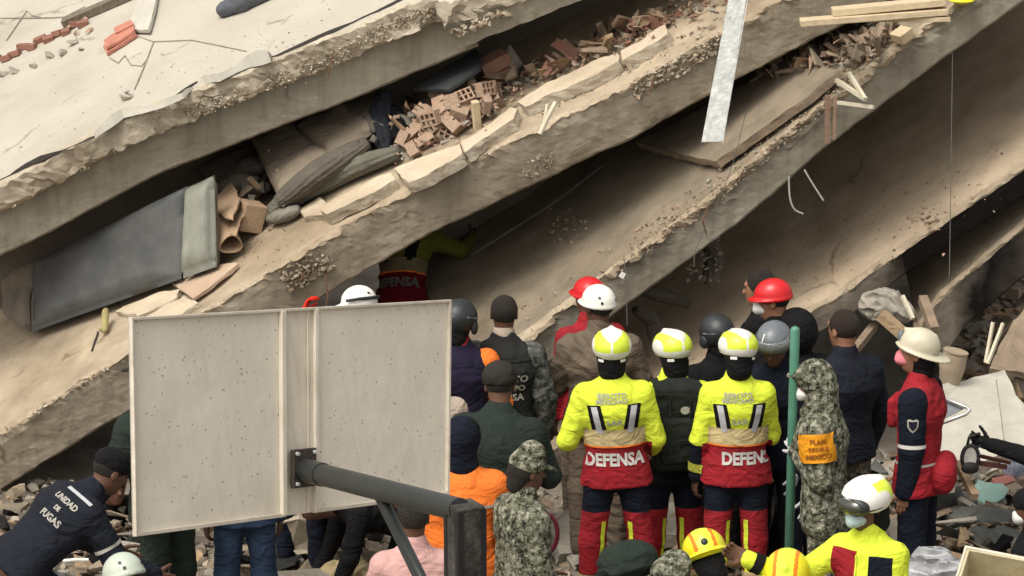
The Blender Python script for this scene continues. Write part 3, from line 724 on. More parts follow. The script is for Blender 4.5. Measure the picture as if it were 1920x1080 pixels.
def arm_ops(J, n, s, g=0.0, upto=2.0, r=(.060, .048, .047, .033)):
    o = []; S_, E, Wr = J['S' + n], J['E' + n], J['W' + n]
    if upto >= 1: o.append(('add', Cone(S_, E, (r[0] + g) * s, (r[1] + g) * s), .03))
    else: o.append(('add', Cone(S_, S_ + (E - S_) * upto, (r[0] + g) * s, (r[1] + g + .006) * s), .03))
    if upto > 1: o.append(('add', Cone(E, E + (Wr - E) * (upto - 1), (r[2] + g) * s, (r[3] + g) * s), .02))
    return o
def leg_ops(J, n, s, g=0.0, k1=1.0):
    return [('add', Cone(J['Hp' + n], J['K' + n], (.080 + g * .8) * s, (.058 + g) * s), .04), ('add', Cone(J['K' + n], J['K' + n] + (J['A' + n] - J['K' + n]) * k1, (.057 + g) * s, (.042 + g) * s), .03)]
def boot_ops(J, n, s):
    a = J['A' + n]; sh = unit(J['A' + n] - J['K' + n]); f = A(0, 1, 0); f = f - sh * (f @ sh)
    f = unit(f) if np.linalg.norm(f) > .2 else unit(np.cross(J['X'], sh))
    if abs(sh[2]) < 0.5: f = unit(A(0, 0, -1) + sh * 0.5) 
    o = [('add', Cone(a - sh * 0.10 * s, a, .056 * s, .052 * s), .02), ('add', Cone(a - f * 0.02 * s + sh * 0.035 * s, a + f * 0.14 * s + sh * 0.045 * s, .046 * s, .040 * s), .03)]
    return o
def hp(J, s, x, y, z): return J['H'] + J['Rh'] @ (A(x, y, z) * s)

# ------------------------------------------------------------------ headgear (frame of the head)
def helmet(kind, J, s, root):
    s = s * (.93 if kind not in ('cap', 'camocap', 'beanie') else .97)
    R = J['Rh']; h = lambda x, y, z: hp(J, s, x, y, z); r_ = lambda *v: np.array(v) * s
    nr = lambda x, y, z: R @ A(x, y, z)
    def low(c): q = (c - J['H']) @ R; return q / s
    if kind == 'rescue':       # deep white and yellow green rescue helmet
        ops = [('add', Ell(h(0, -.012, .040), r_(.124, .146, .108), R), .01), ('add', Cone(h(0, .08, .130), h(0, -.12, .10), .014 * s, .014 * s), .03), ('add', Cone(h(-.07, .05, .105), h(-.075, -.09, .085), .008 * s, .006 * s), .015), ('add', Cone(h(.07, .05, .105), h(.075, -.09, .085), .008 * s, .006 * s), .015),
               ('plane', (h(0, 0, -.015), nr(0, .10, -1))), ('sub', Ell(h(0, .10, -.03), r_(.12, .10, .055), R), .01)]
        o = sdf_obj('helmet', ops, H_yel, root, .007)
        paint(o, lambda c: (low(c)[:, 2] < .022) | (np.abs(low(c)[:, 0]) < .008 + np.clip((low(c)[:, 2] - .085) * 1.3, 0, 1)) | (np.abs(low(c)[:, 0]) > .108), H_white)
        t = sdf_obj('helmet_trim', [('add', Ell(h(0, -.012, .03), r_(.130, .152, .06), R), .0), ('plane', (h(0, 0, .0), nr(0, .10, -1))), ('plane', (h(0, 0, .012), nr(0, -.10, 1)))], H_blk, o, .006)
        c_ = sdf_obj('neck_curtain', [('add', Cone(h(0, -.035, -.01), h(0, -.045, -.115), .088 * s, .075 * s, nr(1, 0, 0), 1.12), .02), ('sub', Ell(h(0, .09, -.06), r_(.09, .09, .12), R), .01)], F_blk, o, .01, .002, 3)
        for sg in (-1, 1):
            patch('reflector', [t, o, c_], [(-.021 * s, -.009 * s), (.021 * s, -.009 * s), (.021 * s, .009 * s), (-.021 * s, .009 * s)], h(sg * .068, -.1, -.035), nr(sg * .4, -1, 0), H_white, o, up=nr(0, 0, 1), off=.008)
        return o
    if kind == 'rescue_front':
        o = helmet('rescue', J, s / .93, root)
        paint(o, lambda c: (low(c)[:, 0] > -.03) | (low(c)[:, 1] > .0), H_white)
        g = sdf_obj('goggles', [('add', Ell(h(0, .088, .036), r_(.100, .068, .052), R), .01)], H_glass, o, .006)
        sdf_obj('goggle_frame', [('add', Ell(h(0, .082, .036), r_(.108, .066, .062), R), .01), ('sub', Ell(h(0, .13, .036), r_(.092, .07, .046), R), .005)], H_blk, o, .005)
        return o
    if kind in ('white', 'red', 'climb'):
        m = {'white': H_white, 'climb': H_white, 'red': H_red}[kind]
        ops = [('add', Ell(h(0, -.006, .038), r_(.108, .128, .112), R), .01), ('plane', (h(0, 0, .012), nr(0, 0, -1)))]
        ops += [('add', Ell(h(0, .018, .018), r_(.118, .150, .014), R), .02)]
        o = sdf_obj('hard_hat', ops, m, root, .007)
        if kind != 'red':
            for (x, z) in ((-.050, .052), (-.062, .090), (.060, .06)):
                poly_patch('vent', [o], [(.009 * math.cos(a) * s, .011 * math.sin(a) * s) for a in np.linspace(0, 6.28, 9)[:-1]], h(x, -.1, z), nr(x * 4, -1, .2), H_blk, o, off=.003)
        else: sdf_obj('headband', [('add', Ell(h(0, .0, .004), r_(.094, .113, .02), R), .01)], H_blk, o, .007)
        return o
    if kind == 'tactical':
        ops = [('add', Ell(h(0, -.012, .03), r_(.118, .138, .125), R), .01), ('plane', (h(0, 0, -.045), nr(0, .25, -1))), ('sub', Ell(h(0, .13, -.03), r_(.12, .09, .07), R), .02)]
        o = sdf_obj('helmet', ops, H_blk, root, .007)
        for sg in (-1, 1):
            sdf_obj('ear_cup', [('add', Ell(h(sg * .105, .0, -.03), r_(.022, .042, .05), R), .01)], H_blk, o, .007)
        MB().tube([h(sg_ * .121, -.02 - .0, .03) for sg_ in (-1,)] + [h(-.09, -.1, .035), h(0, -.148, .035), h(.09, -.1, .035), h(.121, -.02, .03)], .006 * s, 6).build('strap', H_grey, o)
        sdf_obj('neck_cloth', [('add', Cone(h(0, -.03, -.03), h(0, -.03, -.11), .074 * s, .068 * s), .02)], F_blk, o, .01)
        return o
    if kind == 'riot':
        ops = [('add', Ell(h(0, -.012, .045), r_(.118, .138, .115), R), .01), ('plane', (h(0, 0, -.03), nr(0, .1, -1))), ('sub', Ell(h(0, .13, -.05), r_(.12, .09, .07), R), .02)]
        o = sdf_obj('helmet', ops, H_grey, root, .007)
        sdf_obj('visor', [('add', Ell(h(0, .045, .060), r_(.128, .105, .085), R), .01), ('sub', Ell(h(0, .04, .060), r_(.122, .1, .085), R), .0), ('plane', (h(0, 0, .02), nr(0, 0, -1))), ('plane', (h(0, 0, .105), nr(0, 0, 1)))], H_vis, o, .006)
        patch('reflector', [o], [(-.005 * s, -.03 * s), (.005 * s, -.03 * s), (.005 * s, .03 * s), (-.005 * s, .03 * s)], h(.045, .1, .12), nr(.3, .9, .6), H_white, o, up=nr(0, 0, 1))
        return o
    if kind == 'fire':         # traditional cream fire helmet, long rear brim
        ops = [('add', Ell(h(0, -.008, .05), r_(.112, .132, .115), R), .01), ('plane', (h(0, 0, .02), nr(0, 0, -1))), ('add', Ell(h(0, -.035, .012), r_(.135, .185, .016), R @ rx3(.22)), .02), ('add', Cone(h(0, .09, .145), h(0, -.10, .12), .012 * s, .012 * s), .02)]
        for sg in (-1, 1): ops.append(('add', Cone(h(sg * .05, .07, .13), h(sg * .065, -.08, .10), .006 * s, .006 * s), .01))
        o = sdf_obj('helmet', ops, H_gold, root, .007)
        sdf_obj('badge_front', [('add', Ell(h(0, .115, .09), r_(.032, .022, .045), R), .01)], H_grey, o, .006)
        sdf_obj('neck_curtain', [('add', Cone(h(0, -.035, -.01), h(0, -.045, -.115), .088 * s, .075 * s), .02), ('sub', Ell(h(0, .1, -.06), r_(.09, .09, .12), R), .01)], F_blk, o, .01, .002, 3)
        return o
    if kind in ('cap', 'camocap', 'beanie'):
        m = {'cap': F_cap, 'camocap': C_dig, 'beanie': F_blk}[kind]
        ops = [('add', Ell(h(0, -.010, .052), r_(.094, .116, .085), R), .01), ('plane', (h(0, 0, .012), nr(0, .12, -1)))]
        if kind != 'beanie': ops.append(('add', Ell(h(0, .115, .028), r_(.070, .075, .010), R @ rx3(-.25)), .012))
        if kind == 'camocap': ops.insert(1, ('add', Cone(h(0, .01, .10), h(0, -.01, .04), .085 * s, .095 * s), .02))
        return sdf_obj('cap', ops, m, root, .007, .0012, 5)
    if kind == 'yellow':       # big fluorescent helmet with orange stripes and a lamp knob
        ops = [('add', Ell(h(0, -.012, .045), r_(.120, .150, .120), R), .01), ('plane', (h(0, 0, .005), nr(0, .10, -1))), ('add', Cone(h(0, .10, .130), h(0, -.13, .10), .012 * s, .012 * s), .03),
               ('add', Ell(h(0, -.01, .012), r_(.132, .165, .013), R), .01)]
        o = sdf_obj('helmet', ops, H_yel2, root, .007)
        paint(o, lambda c: (np.abs(np.abs(low(c)[:, 0]) - .055) < .010) & (low(c)[:, 2] > .03), H_or)
        paint(o, lambda c: (np.abs(low(c)[:, 0]) < .045) & (low(c)[:, 2] > .03), H_yel)
        sdf_obj('knob', [('add', Ell(h(0, -.150, .065), r_(.022, .018, .024), R), .01)], H_blk, o, .006)
        sdf_obj('neck_curtain', [('add', Cone(h(0, -.035, -.01), h(0, -.045, -.115), .090 * s, .078 * s), .02), ('sub', Ell(h(0, .1, -.06), r_(.09, .09, .12), R), .01)], F_blk, o, .01, .002, 3)
        return o
F_cap = fabric('dark_cap_cloth', (0.03, 0.028, 0.024), 0.9, 0.8)

# ------------------------------------------------------------------ one person
NP = [0]
def person(px, topy, label, yaw=0, h=1.75, g=0.0, top=None, topkw=None, legs=F_navy, skin=K_skin, hair=K_hair, gear=None, sleeve=2.0, sleeve_m=None, gloves=None, mask=None, hem=0.10,
           pg=0.018, jg=0.022, curl=(0.45, 0.45), hidden_low=False, group=None, boots=True, depth=None, hair_kind='short', lh=None, bulk=1.0, waist=1.0, grip=(None, None), wr=0.0032, curtain=None, **pose):
    NP[0] += 1; sd_ = NP[0]; s = h / 1.75
    J = skel(s=s, bulk=bulk, **pose)
    # ground contact
    lows = [J['AL'][2] - .085 * s, J['AR'][2] - .085 * s, J['KL'][2] - .07 * s, J['KR'][2] - .07 * s, J['P'][2] - .13 * s]; z0 = min(lows)
    for k in J:
        if k not in ('sp', 'X', 'Y', 'nk', 'Rh'): J[k] = J[k] - A(0, 0, z0)
    topz = J['H'][2] + (0.135 if not gear else 0.16) * s
    ya = math.radians(yaw); Rw = rz3(ya)
    d = depth if depth else depth_at(topy, g + topz)
    T = U(px, topy, d); hw = Rw @ np.array((J['H'][0], J['H'][1], topz)); loc = T - hw
    root = empty('person', loc, ya); tag(root, label, 'person', group)
    for n in 'LR':
        a = loc + Rw @ J['A' + n]; 
        if J['A' + n][2] < .2 * s: GP.append((a[0], a[1], loc[2]))
        if J['K' + n][2] < .2 * s: k_ = loc + Rw @ J['K' + n]; GP.append((k_[0], k_[1], loc[2]))
    # body: head at fine grid, hands at finer, covered limbs coarse, joined to one mesh
    Vs = []; Fs = []; b = 0; mi = []
    def join(V, F, m=0):
        nonlocal b
        Vs.append(V); Fs.append(F + b); b += len(V); mi.extend([m] * len(F))
    join(*sdf_mesh(head_ops(J, s), .007))
    bo = torso_ops(J, s, -.012) + arm_ops(J, 'L', s, -.008) + arm_ops(J, 'R', s, -.008)
    if not hidden_low: bo += leg_ops(J, 'L', s, -.008) + leg_ops(J, 'R', s, -.008)
    join(*sdf_mesh(bo, .022))
    for q, n in enumerate('LR'):
        join(*sdf_mesh(hand_ops(J, n, s, curl[q], grip[q]), .005), 1 if gloves else 0)
    for sg in (-1, 1):
        V, F = sdf_mesh([('add', Ell(hp(J, s, sg * .033, .083, .012), A(.012, .010, .0085) * s, J['Rh']), 0)], .004); join(V, F, 2)
    ms = [skin, gloves or skin, K_eye]
    body = mkmesh('body', np.concatenate(Vs), np.concatenate(Fs), ms, root, True, mi)
    # clothes
    sp = J['sp']
    up = torso_ops(J, s, jg - .012, waist, bulk, 1.0 if sleeve_m is None else .70)
    sm = sleeve_m
    hp_ = ('plane', (J['P'] - sp * hem * s, -sp))
    ex = []
    if hem > 0.05: ex = [('add', Cone(J['P'] - sp * .12 * s, J['P'], (.128 + jg - .012) * s * max(1, waist), (.114 + jg - .012) * s * waist, J['X'], 1.55), .03)]
    col = [('add', Cone(J['N'] - sp * .02 * s, J['N'] + J['nk'] * .045 * s, .068 * s, .066 * s), .02)]
    arms = arm_ops(J, 'L', s, jg * .8 - .006, sleeve) + arm_ops(J, 'R', s, jg * .8 - .006, sleeve) if sleeve > 0 else []
    if sm is None: ops = up + ex + col + [hp_] + arms
    else: ops = up + ex + col + [hp_]
    jk = sdf_obj('jacket' if sleeve > 1 else 'shirt', ops, top or F_navy, root, .011, wr, sd_)
    P = {'J': J, 's': s, 'root': root, 'body': body, 'jacket': jk, 'loc': loc, 'R': Rw, 'd': d}
    if sm is not None:
        for n in 'LR':
            P['sleeve' + n] = sdf_obj('sleeve', arm_ops(J, n, s, jg * .8 + .002, sleeve), sm, root, .011, wr, sd_ + 5)
    if not hidden_low:
        tr = [('add', Cone(J['P'] - A(0, 0, .03) * s, J['P'] + sp * .04 * s, (.108) * s, (.100) * s, J['X'], 1.35), .03)] + leg_ops(J, 'L', s, pg, .93) + leg_ops(J, 'R', s, pg, .93)
        P['trousers'] = sdf_obj('trousers', tr, legs, root, .013, wr, sd_ + 3)
        if boots:
            for n in 'LR': sdf_obj('boot', boot_ops(J, n, s), B_boot, root, .012)
    # head things
    h_ = lambda x, y, z: hp(J, s, x, y, z)
    if gear: P['gear'] = helmet(gear, J, s, root)
    if hair_kind and gear not in ('rescue', 'rescue_front', 'tactical', 'yellow'):
        ho = [('add', Ell(h_(0, -.014, .030), A(.084, .100, .094) * s, J['Rh']), .02), ('sub', Ell(h_(0, .10, -.045), A(.10, .085, .085) * s, J['Rh']), .01), ('plane', (h_(0, -.05, -.055), J['Rh'] @ A(0, 0, -1)))]
        if hair_kind == 'long': ho = [ho[0], ho[1], ('add', Cone(h_(0, -.05, .0), h_(0, -.065, -.08), .075 * s, .055 * s), .03)]
        if gear: ho.append(('plane', (h_(0, 0, .05), J['Rh'] @ A(0, 0, 1))))
        sdf_obj('hair', ho, hair, root, .007, .002, sd_)
    if mask:
        sdf_obj('face_mask', [('add', Ell(h_(0, .062, -.045), A(.053, .058, .044) * s, J['Rh']), .02), ('add', Cone(h_(0, .10, -.02), h_(0, .105, -.055), .022 * s, .024 * s), .03)], mask, root, .006)
    return P
def back(P, x, z, out=-1):
    """point in the torso frame: x right, z along the spine from the pelvis"""
    J = P['J']; return J['P'] + J['X'] * x * P['s'] + J['sp'] * z * P['s']
def bn(P, sgn=-1): return P['J']['Y'] * sgn
# ------------------------------------------------------------------ the crowd
def defensa_kit(P, word='DEFENSA', shoulder=True, flip=False, rm=None, tm=None):
    rm = rm or F_red; tm = tm or F_wht
    J, s, root, jk = P['J'], P['s'], P['root'], P['jacket']; sp = J['sp']; n = bn(P); k = s
    c0 = back(P, 0, 0)
    red_top = 0.155
    cut_paint(jk, back(P, 0, red_top), -sp, rm, fn=lambda c: abs((np.array(c) - J['P']) @ J['X']) < .215 * s)
    ring_band('waist_band', jk, back(P, 0, red_top + .055), sp, .105 * s, F_tan, jk, sel=lambda c: (Vector(c) - Vector(back(P, 0, 0))).dot(Vector(J['X'])) ** 2 < (.178 * s) ** 2)
    ring_band('piping', jk, back(P, 0, red_top + .002), sp, .010 * s, F_or, jk, .008, sel=lambda c: (Vector(c) - Vector(back(P, 0, 0))).dot(Vector(J['X'])) ** 2 < (.178 * s) ** 2)
    _bvh.pop(jk.name, None)
    for sg in (-1, 1):
        q = [(sg * .045, -.075), (sg * .130, -.075), (sg * .158, .095), (sg * .080, .095)]
        patch('black_panel', [jk], [(a * k, b * k) for a, b in q], back(P, 0, .315), n, F_blk, jk, up=sp, off=.005)
        q = [(sg * .070, -.075), (sg * .105, -.075), (sg * .136, .088), (sg * .100, .088)]
        patch('silver_tape', [jk], [(a * k, b * k) for a, b in q], back(P, 0, .315), n, F_sil, jk, up=sp, off=.009)
    text_on('lettering', [jk], word, .100 * s, back(P, -.012 if not flip else .070, .075), n, tm, jk, up=sp, bold=.0042, sx=.84)
    if shoulder:
        text_on('lettering', [jk], 'EJERCITO', .040 * s, back(P, -.01, .462), n, F_gprint, jk, up=sp, bold=.001, sx=1.0)
        text_on('lettering', [jk], 'MEXICANO', .036 * s, back(P, -.01, .430), n, F_gprint, jk, up=sp, bold=.001, sx=1.0)
        text_on('lettering', [jk], 'SAR', .052 * s, back(P, .0, .305), n, F_gprint, jk, up=sp, bold=.001, sx=1.1)
def red_trousers(P, zc=0.60):
    """navy to the knee, crimson below, with yellow seam tape and cuff"""
    t = P['trousers']; J = P['J']; s = P['s']
    z = J['KL'][2] + .20 * s
    cut_paint(t, (0, 0, z), (0, 0, -1), F_red)
    for nme in 'LR':
        a = J['A' + nme]; sel = (lambda c, a=a: abs(c[0] - a[0]) < .09)
        ring_band('cuff_band', t, (0, 0, a[2] + .20 * s), (0, 0, 1), .04 * s, F_tan, t, sel=sel)
        sg = -1 if nme == 'L' else 1
        patch('seam_tape', [t], [(-.016, -.30 * s), (.016, -.30 * s), (.016, .14 * s), (-.016, .14 * s)], J['K' + nme], A(-sg * .75, -.75, 0), F_yel, t)

ARM_HIPS = ((0.62, -0.02, -1), (-0.25, 0.75, -0.35))
# rescuers in fluorescent jackets
p = person(1147, 608, 'rescuer in fluorescent yellow jacket with full DEFENSA lettering across the red hem, back turned', 0, 1.79, top=F_yel, legs=F_navy, gear='rescue', la=((.36, -.02, -1), (-.15, .9, -.15)), ra=((.30, .05, -1), (.0, .8, -.5)), ll=((.12, 0, -1), (0.04, 0, -1)), rl=((.14, 0, -1), (0.04, 0, -1)), bulk=1.02, waist=1.02, spine=(-.05, 0, 1), skin=K_skin2)
defensa_kit(p); red_trousers(p); d1 = p
p = person(1260, 611, 'rescuer in white and yellow helmet wearing a black backpack, between the two DEFENSA jackets', 6, 1.78, g=.02, depth=21.15, bulk=1.04, top=F_yel, legs=F_navy, gear='rescue', head=(22, -6, 0), la=((.30, .1, -1), (-.1, .5, -.8)), ra=((.30, .05, -1), (.02, .35, -.9)), skin=K_skin2)
red_trousers(p); d2 = p; cut_paint(p['jacket'], back(p, 0, .16), -p['J']['sp'], F_blk)
p = person(1383, 610, 'rescuer in fluorescent yellow jacket whose red hem shows a partly hidden DEFENS lettering', 3, 1.77, top=F_yel, legs=F_navy, gear='rescue', head=(18, -10, 6), la=((.24, .05, -1), (.05, .25, -1)), ra=((.20, .25, -1), (-.2, .9, -.3)), bulk=.94, waist=1.03, spine=(.0, 0, 1), skin=K_skin2)
defensa_kit(p, flip=True); red_trousers(p); d3 = p
for q in (d2, d3):   # dark lower sleeves with a yellow cuff band
    J = q['J']
    for n in 'LR':
        E = J['E' + n]; Wr = J['W' + n]; dv = unit(Wr - E)
        cut_paint(q['jacket'], E + dv * .01, dv, F_navy, fn=lambda c, E=E, dv=dv, X=J['X'], P0=J['P']: np.linalg.norm(np.cross(np.array(c) - E, dv)) < .075 and (np.array(c) - E) @ dv < .3 and abs((np.array(c) - P0) @ X) > .210)
        ring_band('cuff_band', q['jacket'], E + dv * .17 * q['s'], dv, .06, F_yel2, q['jacket'], sel=lambda c, E=E, dv=dv: np.linalg.norm(np.cross(np.array(c) - E, dv)) < .075)
# rescuer inside the void; the void's shade is put into his cloth colours
p = person(766, 345, 'rescuer in shaded yellow jacket bent into the dark void behind the slab edge', -24, 1.74, top=fabric('shaded_yellow_cloth', (.13, .14, .025), .85, .8), legs=F_navy, gear='rescue', skin=K_skin2, depth=25.0, spine=(-.20, .62, 1), ra=((.55, .6, -.35), (-.1, 1, .1)), la=((.4, .8, -.5), (0, 1, -.2)))
defensa_kit(p, shoulder=False, rm=fabric('shaded_crimson_cloth', (.13, .006, .012), .9, .7), tm=fabric('shaded_print', (.15, .14, .13), fold=.1))
for o in p['jacket'].children:  # waist band and tapes recoloured dark for the same shade
    if o.name.startswith('waist_band'): o.data.materials[0] = fabric('shaded_tan_tape', (.20, .17, .10))
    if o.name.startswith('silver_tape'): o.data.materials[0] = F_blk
# soldier vest EJERCITO
p = person(945, 549, 'bare headed man in dark grey vest printed EJERCITO with camouflage sleeves', -2, 1.76, top=F_grey, legs=F_navy, skin=K_skin2, sleeve_m=C_dark, sleeve=2.0, la=((.30, .1, -1), (-.05, .3, -1)), ra=((.30, 0, -1), (0, .25, -1)), bulk=1.08, jg=.03)
jk = p['jacket']
for i, (t, sz, x) in enumerate((('EJERCITO', .062, .045), ('NAPO', .052, .085), ('ISA', .062, .105))):
    text_on('lettering', [jk], t, sz, back(p, x - .02, .325 - i * .062), bn(p), F_gprint, jk, up=p['J']['sp'], bold=.0018)
sdf_obj('collar', [('add', Cone(p['J']['N'] + A(0, 0, .015), p['J']['N'] + A(0, .0, .05), .072, .07), .01)], F_beige, p['root'], .008)
patch('yoke_seam', [jk], [(-.17, -.004), (.17, -.004), (.17, .004), (-.17, .004)], back(p, 0, .43), bn(p), F_blk, jk)
# vest and orange sleeves, partly behind the sign
p = person(862, 556, 'person in black tactical helmet and violet vest with bright orange sleeves beside the sign', 2, 1.76, top=F_purp, legs=F_navy, skin=K_skin2, gear='tactical', sleeve_m=F_or, head=(-20, -14, 0), la=((.3, .1, -1), (0, .3, -1)), ra=((.34, .1, -1), (-.25, .65, -.35)), jg=.03)
sdf_obj('collar', [('add', Cone(p['J']['N'] + A(0, 0, .015), p['J']['N'] + A(0, .0, .05), .075, .07), .01)], F_red, p['root'], .008)
# person whose beige shoulder shows beside the sign
person(806, 654, 'person in beige shirt almost hidden behind the sign, only the shoulder showing', 5, 1.66, top=F_beige, legs=F_navy, ra=((.25, .1, -1), (-.1, .6, -.6)), sleeve=2, depth=None)
# dark green jacket with cap
p = person(937, 672, 'man in dark round cap and bottle green jacket leaning forward behind the orange jacket', 10, 1.80, top=F_green, legs=F_olive, skin=K_skin2, gear='beanie', spine=(.12, .26, 1), head=(-8, -16, 0), la=((.55, .25, -1), (-.1, 1, -.3)), ra=((.40, .2, -1), (-.2, 1, -.2)), bulk=1.18, waist=1.2, jg=.04, hair_kind='short')
sdf_obj('cap_cover', [('add', Ell(hp(p['J'], p['s'], 0, -.01, .05), A(.102, .122, .095) * p['s'], p['J']['Rh']), .01), ('plane', (hp(p['J'], p['s'], 0, 0, .01), p['J']['Rh'] @ A(0, .1, -1)))], F_cap, p['root'], .008)
# orange jacket, navy hood
p = person(868, 772, 'person in bright orange jacket and navy hood with grey tape across the back', -2, 1.74, top=F_or, legs=F_navy, skin=K_skin2, gear='beanie', head=(-25, -6, 0), la=((.25, .1, -1), (0, .3, -1)), ra=((.36, .12, -1), (-.1, .45, -.8)), bulk=1.08, waist=1.1, jg=.035, hem=.12)
patch('grey_tape', [p['jacket']], [(-.22, -.008), (.22, -.008), (.22, .008), (-.22, .008)], back(p, 0, .36), bn(p), F_gprint, p['jacket'])
patch('shoulder_patch', [p['jacket']], [(-.035, -.03), (.035, -.03), (.035, .03), (-.035, .03)], (p['J']['SR'] * .6 + p['J']['ER'] * .4), A(1, -.4, 0), F_olive, p['jacket'])
sdf_obj('hood', [('add', Ell(hp(p['J'], p['s'], 0, -.015, .02), A(.100, .122, .115), p['J']['Rh']), .01), ('add', Cone(hp(p['J'], 1, 0, -.03, -.05), p['J']['N'] + A(0, 0, .03), .085, .095), .03), ('sub', Ell(hp(p['J'], 1, 0, .12, -.02), A(.09, .08, .11), p['J']['Rh']), .01)], F_navy, p['root'], .009, .003, 2)
# pink T-shirt
p = person(774, 925, 'person in dusty pink T-shirt below the sign behind the black pipe', 6, 1.70, top=F_pink, legs=F_jean, skin=K_skin2, sleeve=.62, jg=.026, la=((.35, .1, -1), (-.1, .5, -.8)), ra=((.35, .1, -1), (0, .5, -.8)), bulk=.96, hair=K_hair, wr=.002)
# woman in camouflage
p = person(990, 832, 'woman in camouflage cap and uniform with a green white and red flag on the shoulder', -62, 1.66, top=C_dig, legs=C_dig, skin=K_skin2, gear='camocap', head=(-4, -8, 0), hair_kind='long', la=((.12, .25, -1), (0, .6, -.6)), ra=((.16, .05, -1), (0, .55, -.75)), spine=(0, .05, 1), bulk=.95, jg=.03, hem=.14)
J = p['J']; c = J['SL'] * .70 + J['EL'] * .30; nn = A(-1, -.05, .12)
for k, m in enumerate((fabric('flag_green', (.02, .10, .05), fold=.1), F_wht, F_red)):
    patch('flag', [p['jacket']], [(-.042 + .028 * k, -.026), (-.014 + .028 * k, -.026), (-.014 + .028 * k, .026), (-.042 + .028 * k, .026)], J['SL'] * .55 + J['EL'] * .45, A(-.6, -.8, .1), m, p['jacket'], off=.008)
poly_patch('flag_crest', [p['jacket']], [(.008 * math.cos(a), .009 * math.sin(a)) for a in np.linspace(0, 6.28, 8)[:-1]], J['SL'] * .55 + J['EL'] * .45, A(-.6, -.8, .1), K_hairb, p['jacket'], off=.012)
poly_patch('arm_crest', [p['jacket']], [(.026 * math.cos(a), .036 * math.sin(a)) for a in np.linspace(0, 6.28, 9)[:-1]], J['SL'] * .15 + J['EL'] * .85, A(-.6, -.8, .1), fabric('ochre_patch', (.22, .13, .05)), p['jacket'], off=.008)
# brown jacket under white helmet
p = person(1122, 527, 'man in white vented helmet and brown jacket standing at the slab end', 6, 1.78, g=0.0, top=F_brown, legs=F_brown, gear='climb', skin=K_skin2, head=(28, 2, 0), la=((.35, .3, -1), (-.3, 1, -.1)), ra=((.35, .0, -1), (-.1, .5, -.8)), bulk=1.12, jg=.032, wr=.007)
p = person(1104, 513, 'person in red helmet hidden behind the white vented helmet', 18, 1.74, g=0.06, top=F_red, legs=F_brown, gear='red', skin=K_skin2, head=(20, 5, 0), depth=22.4)
# red hard hat man
p = person(1450, 516, 'man in red hard hat and white dust mask, dark clothes, turned left', 72, 1.78, top=F_blk, legs=F_blk, gear='red', mask=F_mask, skin=K_skin, head=(8, -6, 0), la=((.2, .2, -1), (0, .6, -.6)), ra=((.2, .1, -1), (0, .6, -.6)))
p = person(1425, 503, 'dark haired man whose forehead shows behind the red hard hat', 60, 1.76, g=.02, top=F_blk, legs=F_blk, skin=K_skin, depth=22.7, head=(10, -4, 0), lh=None)
p = person(1494, 575, 'person in a bulky black hood just right of the red hard hat man', 12, 1.68, g=0.0, top=F_blk, legs=F_blk, skin=K_skin2, gear='beanie', depth=21.9, spine=(0, .1, 1), jg=.04)
sdf_obj('hood', [('add', Ell(hp(p['J'], p['s'], 0, -.02, .0), A(.13, .15, .15), p['J']['Rh']), .01)], F_blk, p['root'], .012, .004, 2)
# black helmet behind DEFENSA man
p = person(1343, 583, 'person in matt black helmet between the backpack and the right DEFENSA jacket', 18, 1.74, depth=22.0, top=F_blk, legs=F_blk, gear='tactical', skin=K_skin, head=(15, -4, 0))
poly_patch('helmet_badge', [p['gear']], [(.014 * math.cos(a), .020 * math.sin(a)) for a in np.linspace(0, 6.28, 9)[:-1]], hp(p['J'], p['s'], -.03, -.12, .03), p['J']['Rh'] @ A(-.3, -1, 0), H_grey, p['gear'])
# grey helmet, face down
p = person(1452, 600, 'officer in navy uniform and grey helmet with raised visor looking down, beside the green pole', 150, 1.74, top=F_navy, legs=F_navy, gear='riot', skin=K_skin2, head=(12, -20, 0), la=((.2, .1, -1), (-.1, .4, -1)), ra=((.2, .1, -1), (-.1, .5, -.9)), bulk=1.05, neck=(0, .35, 1), gloves=F_glove)
text_on('lettering', [p['jacket']], 'U', .085, back(p, -.02, .10), bn(p, 1), F_sil, p['jacket'], bold=.002)
# bare headed man in dark blue shirt
p = person(1582, 577, 'bare headed man in dark blue T-shirt seen from behind between pole and cream helmet', 30, 1.78, top=F_navy2, legs=C_dig2, skin=K_skin, hair=K_hairb, head=(10, -2, 0), la=((.2, .2, -1), (-.1, 1, -.2)), ra=((.30, .0, -1), (-.1, .25, -1)), bulk=1.14, waist=1.05, sleeve=1.95, jg=.026)
# camouflage hood with mask, holding the pole
p = person(1527, 676, 'soldier in camouflage hood and white mask with orange arm band, gripping the green pole', 76, 1.74, top=C_dig, legs=C_dig, skin=K_skin, mask=F_mask, gloves=F_glove, head=(8, -16, 0), spine=(0, .08, 1), la=((.12, -.12, -1), (-.60, .62, .50)), ra=((.2, .0, -1), (0, .3, -1)), curl=(1.2, .6), grip=(A(.9, .2, 0), None), jg=.036, hem=.26, bulk=1.05, hair_kind=None)
J = p['J']; s = p['s']
hood = sdf_obj('hood', [('add', Ell(hp(J, s, 0, -.015, .025), A(.101, .116, .118), J['Rh']), .01), ('add', Cone(hp(J, s, 0, .07, .08), hp(J, s, 0, .125, .075), .042, .020, J['Rh'] @ A(1, 0, 0), 1.6), .03), ('add', Cone(hp(J, s, 0, -.03, -.05), J['N'] - A(0, 0, .02), .100, .115), .04), ('sub', Ell(hp(J, s, 0, .135, -.035), A(.10, .105, .105), J['Rh']), .01)], C_dig, p['root'], .009, .004, 2)
c = J['SL'] * .35 + J['EL'] * .65; F_band = fabric('orange_arm_band', (.80, .33, .02), .6, .8, fold=.3)
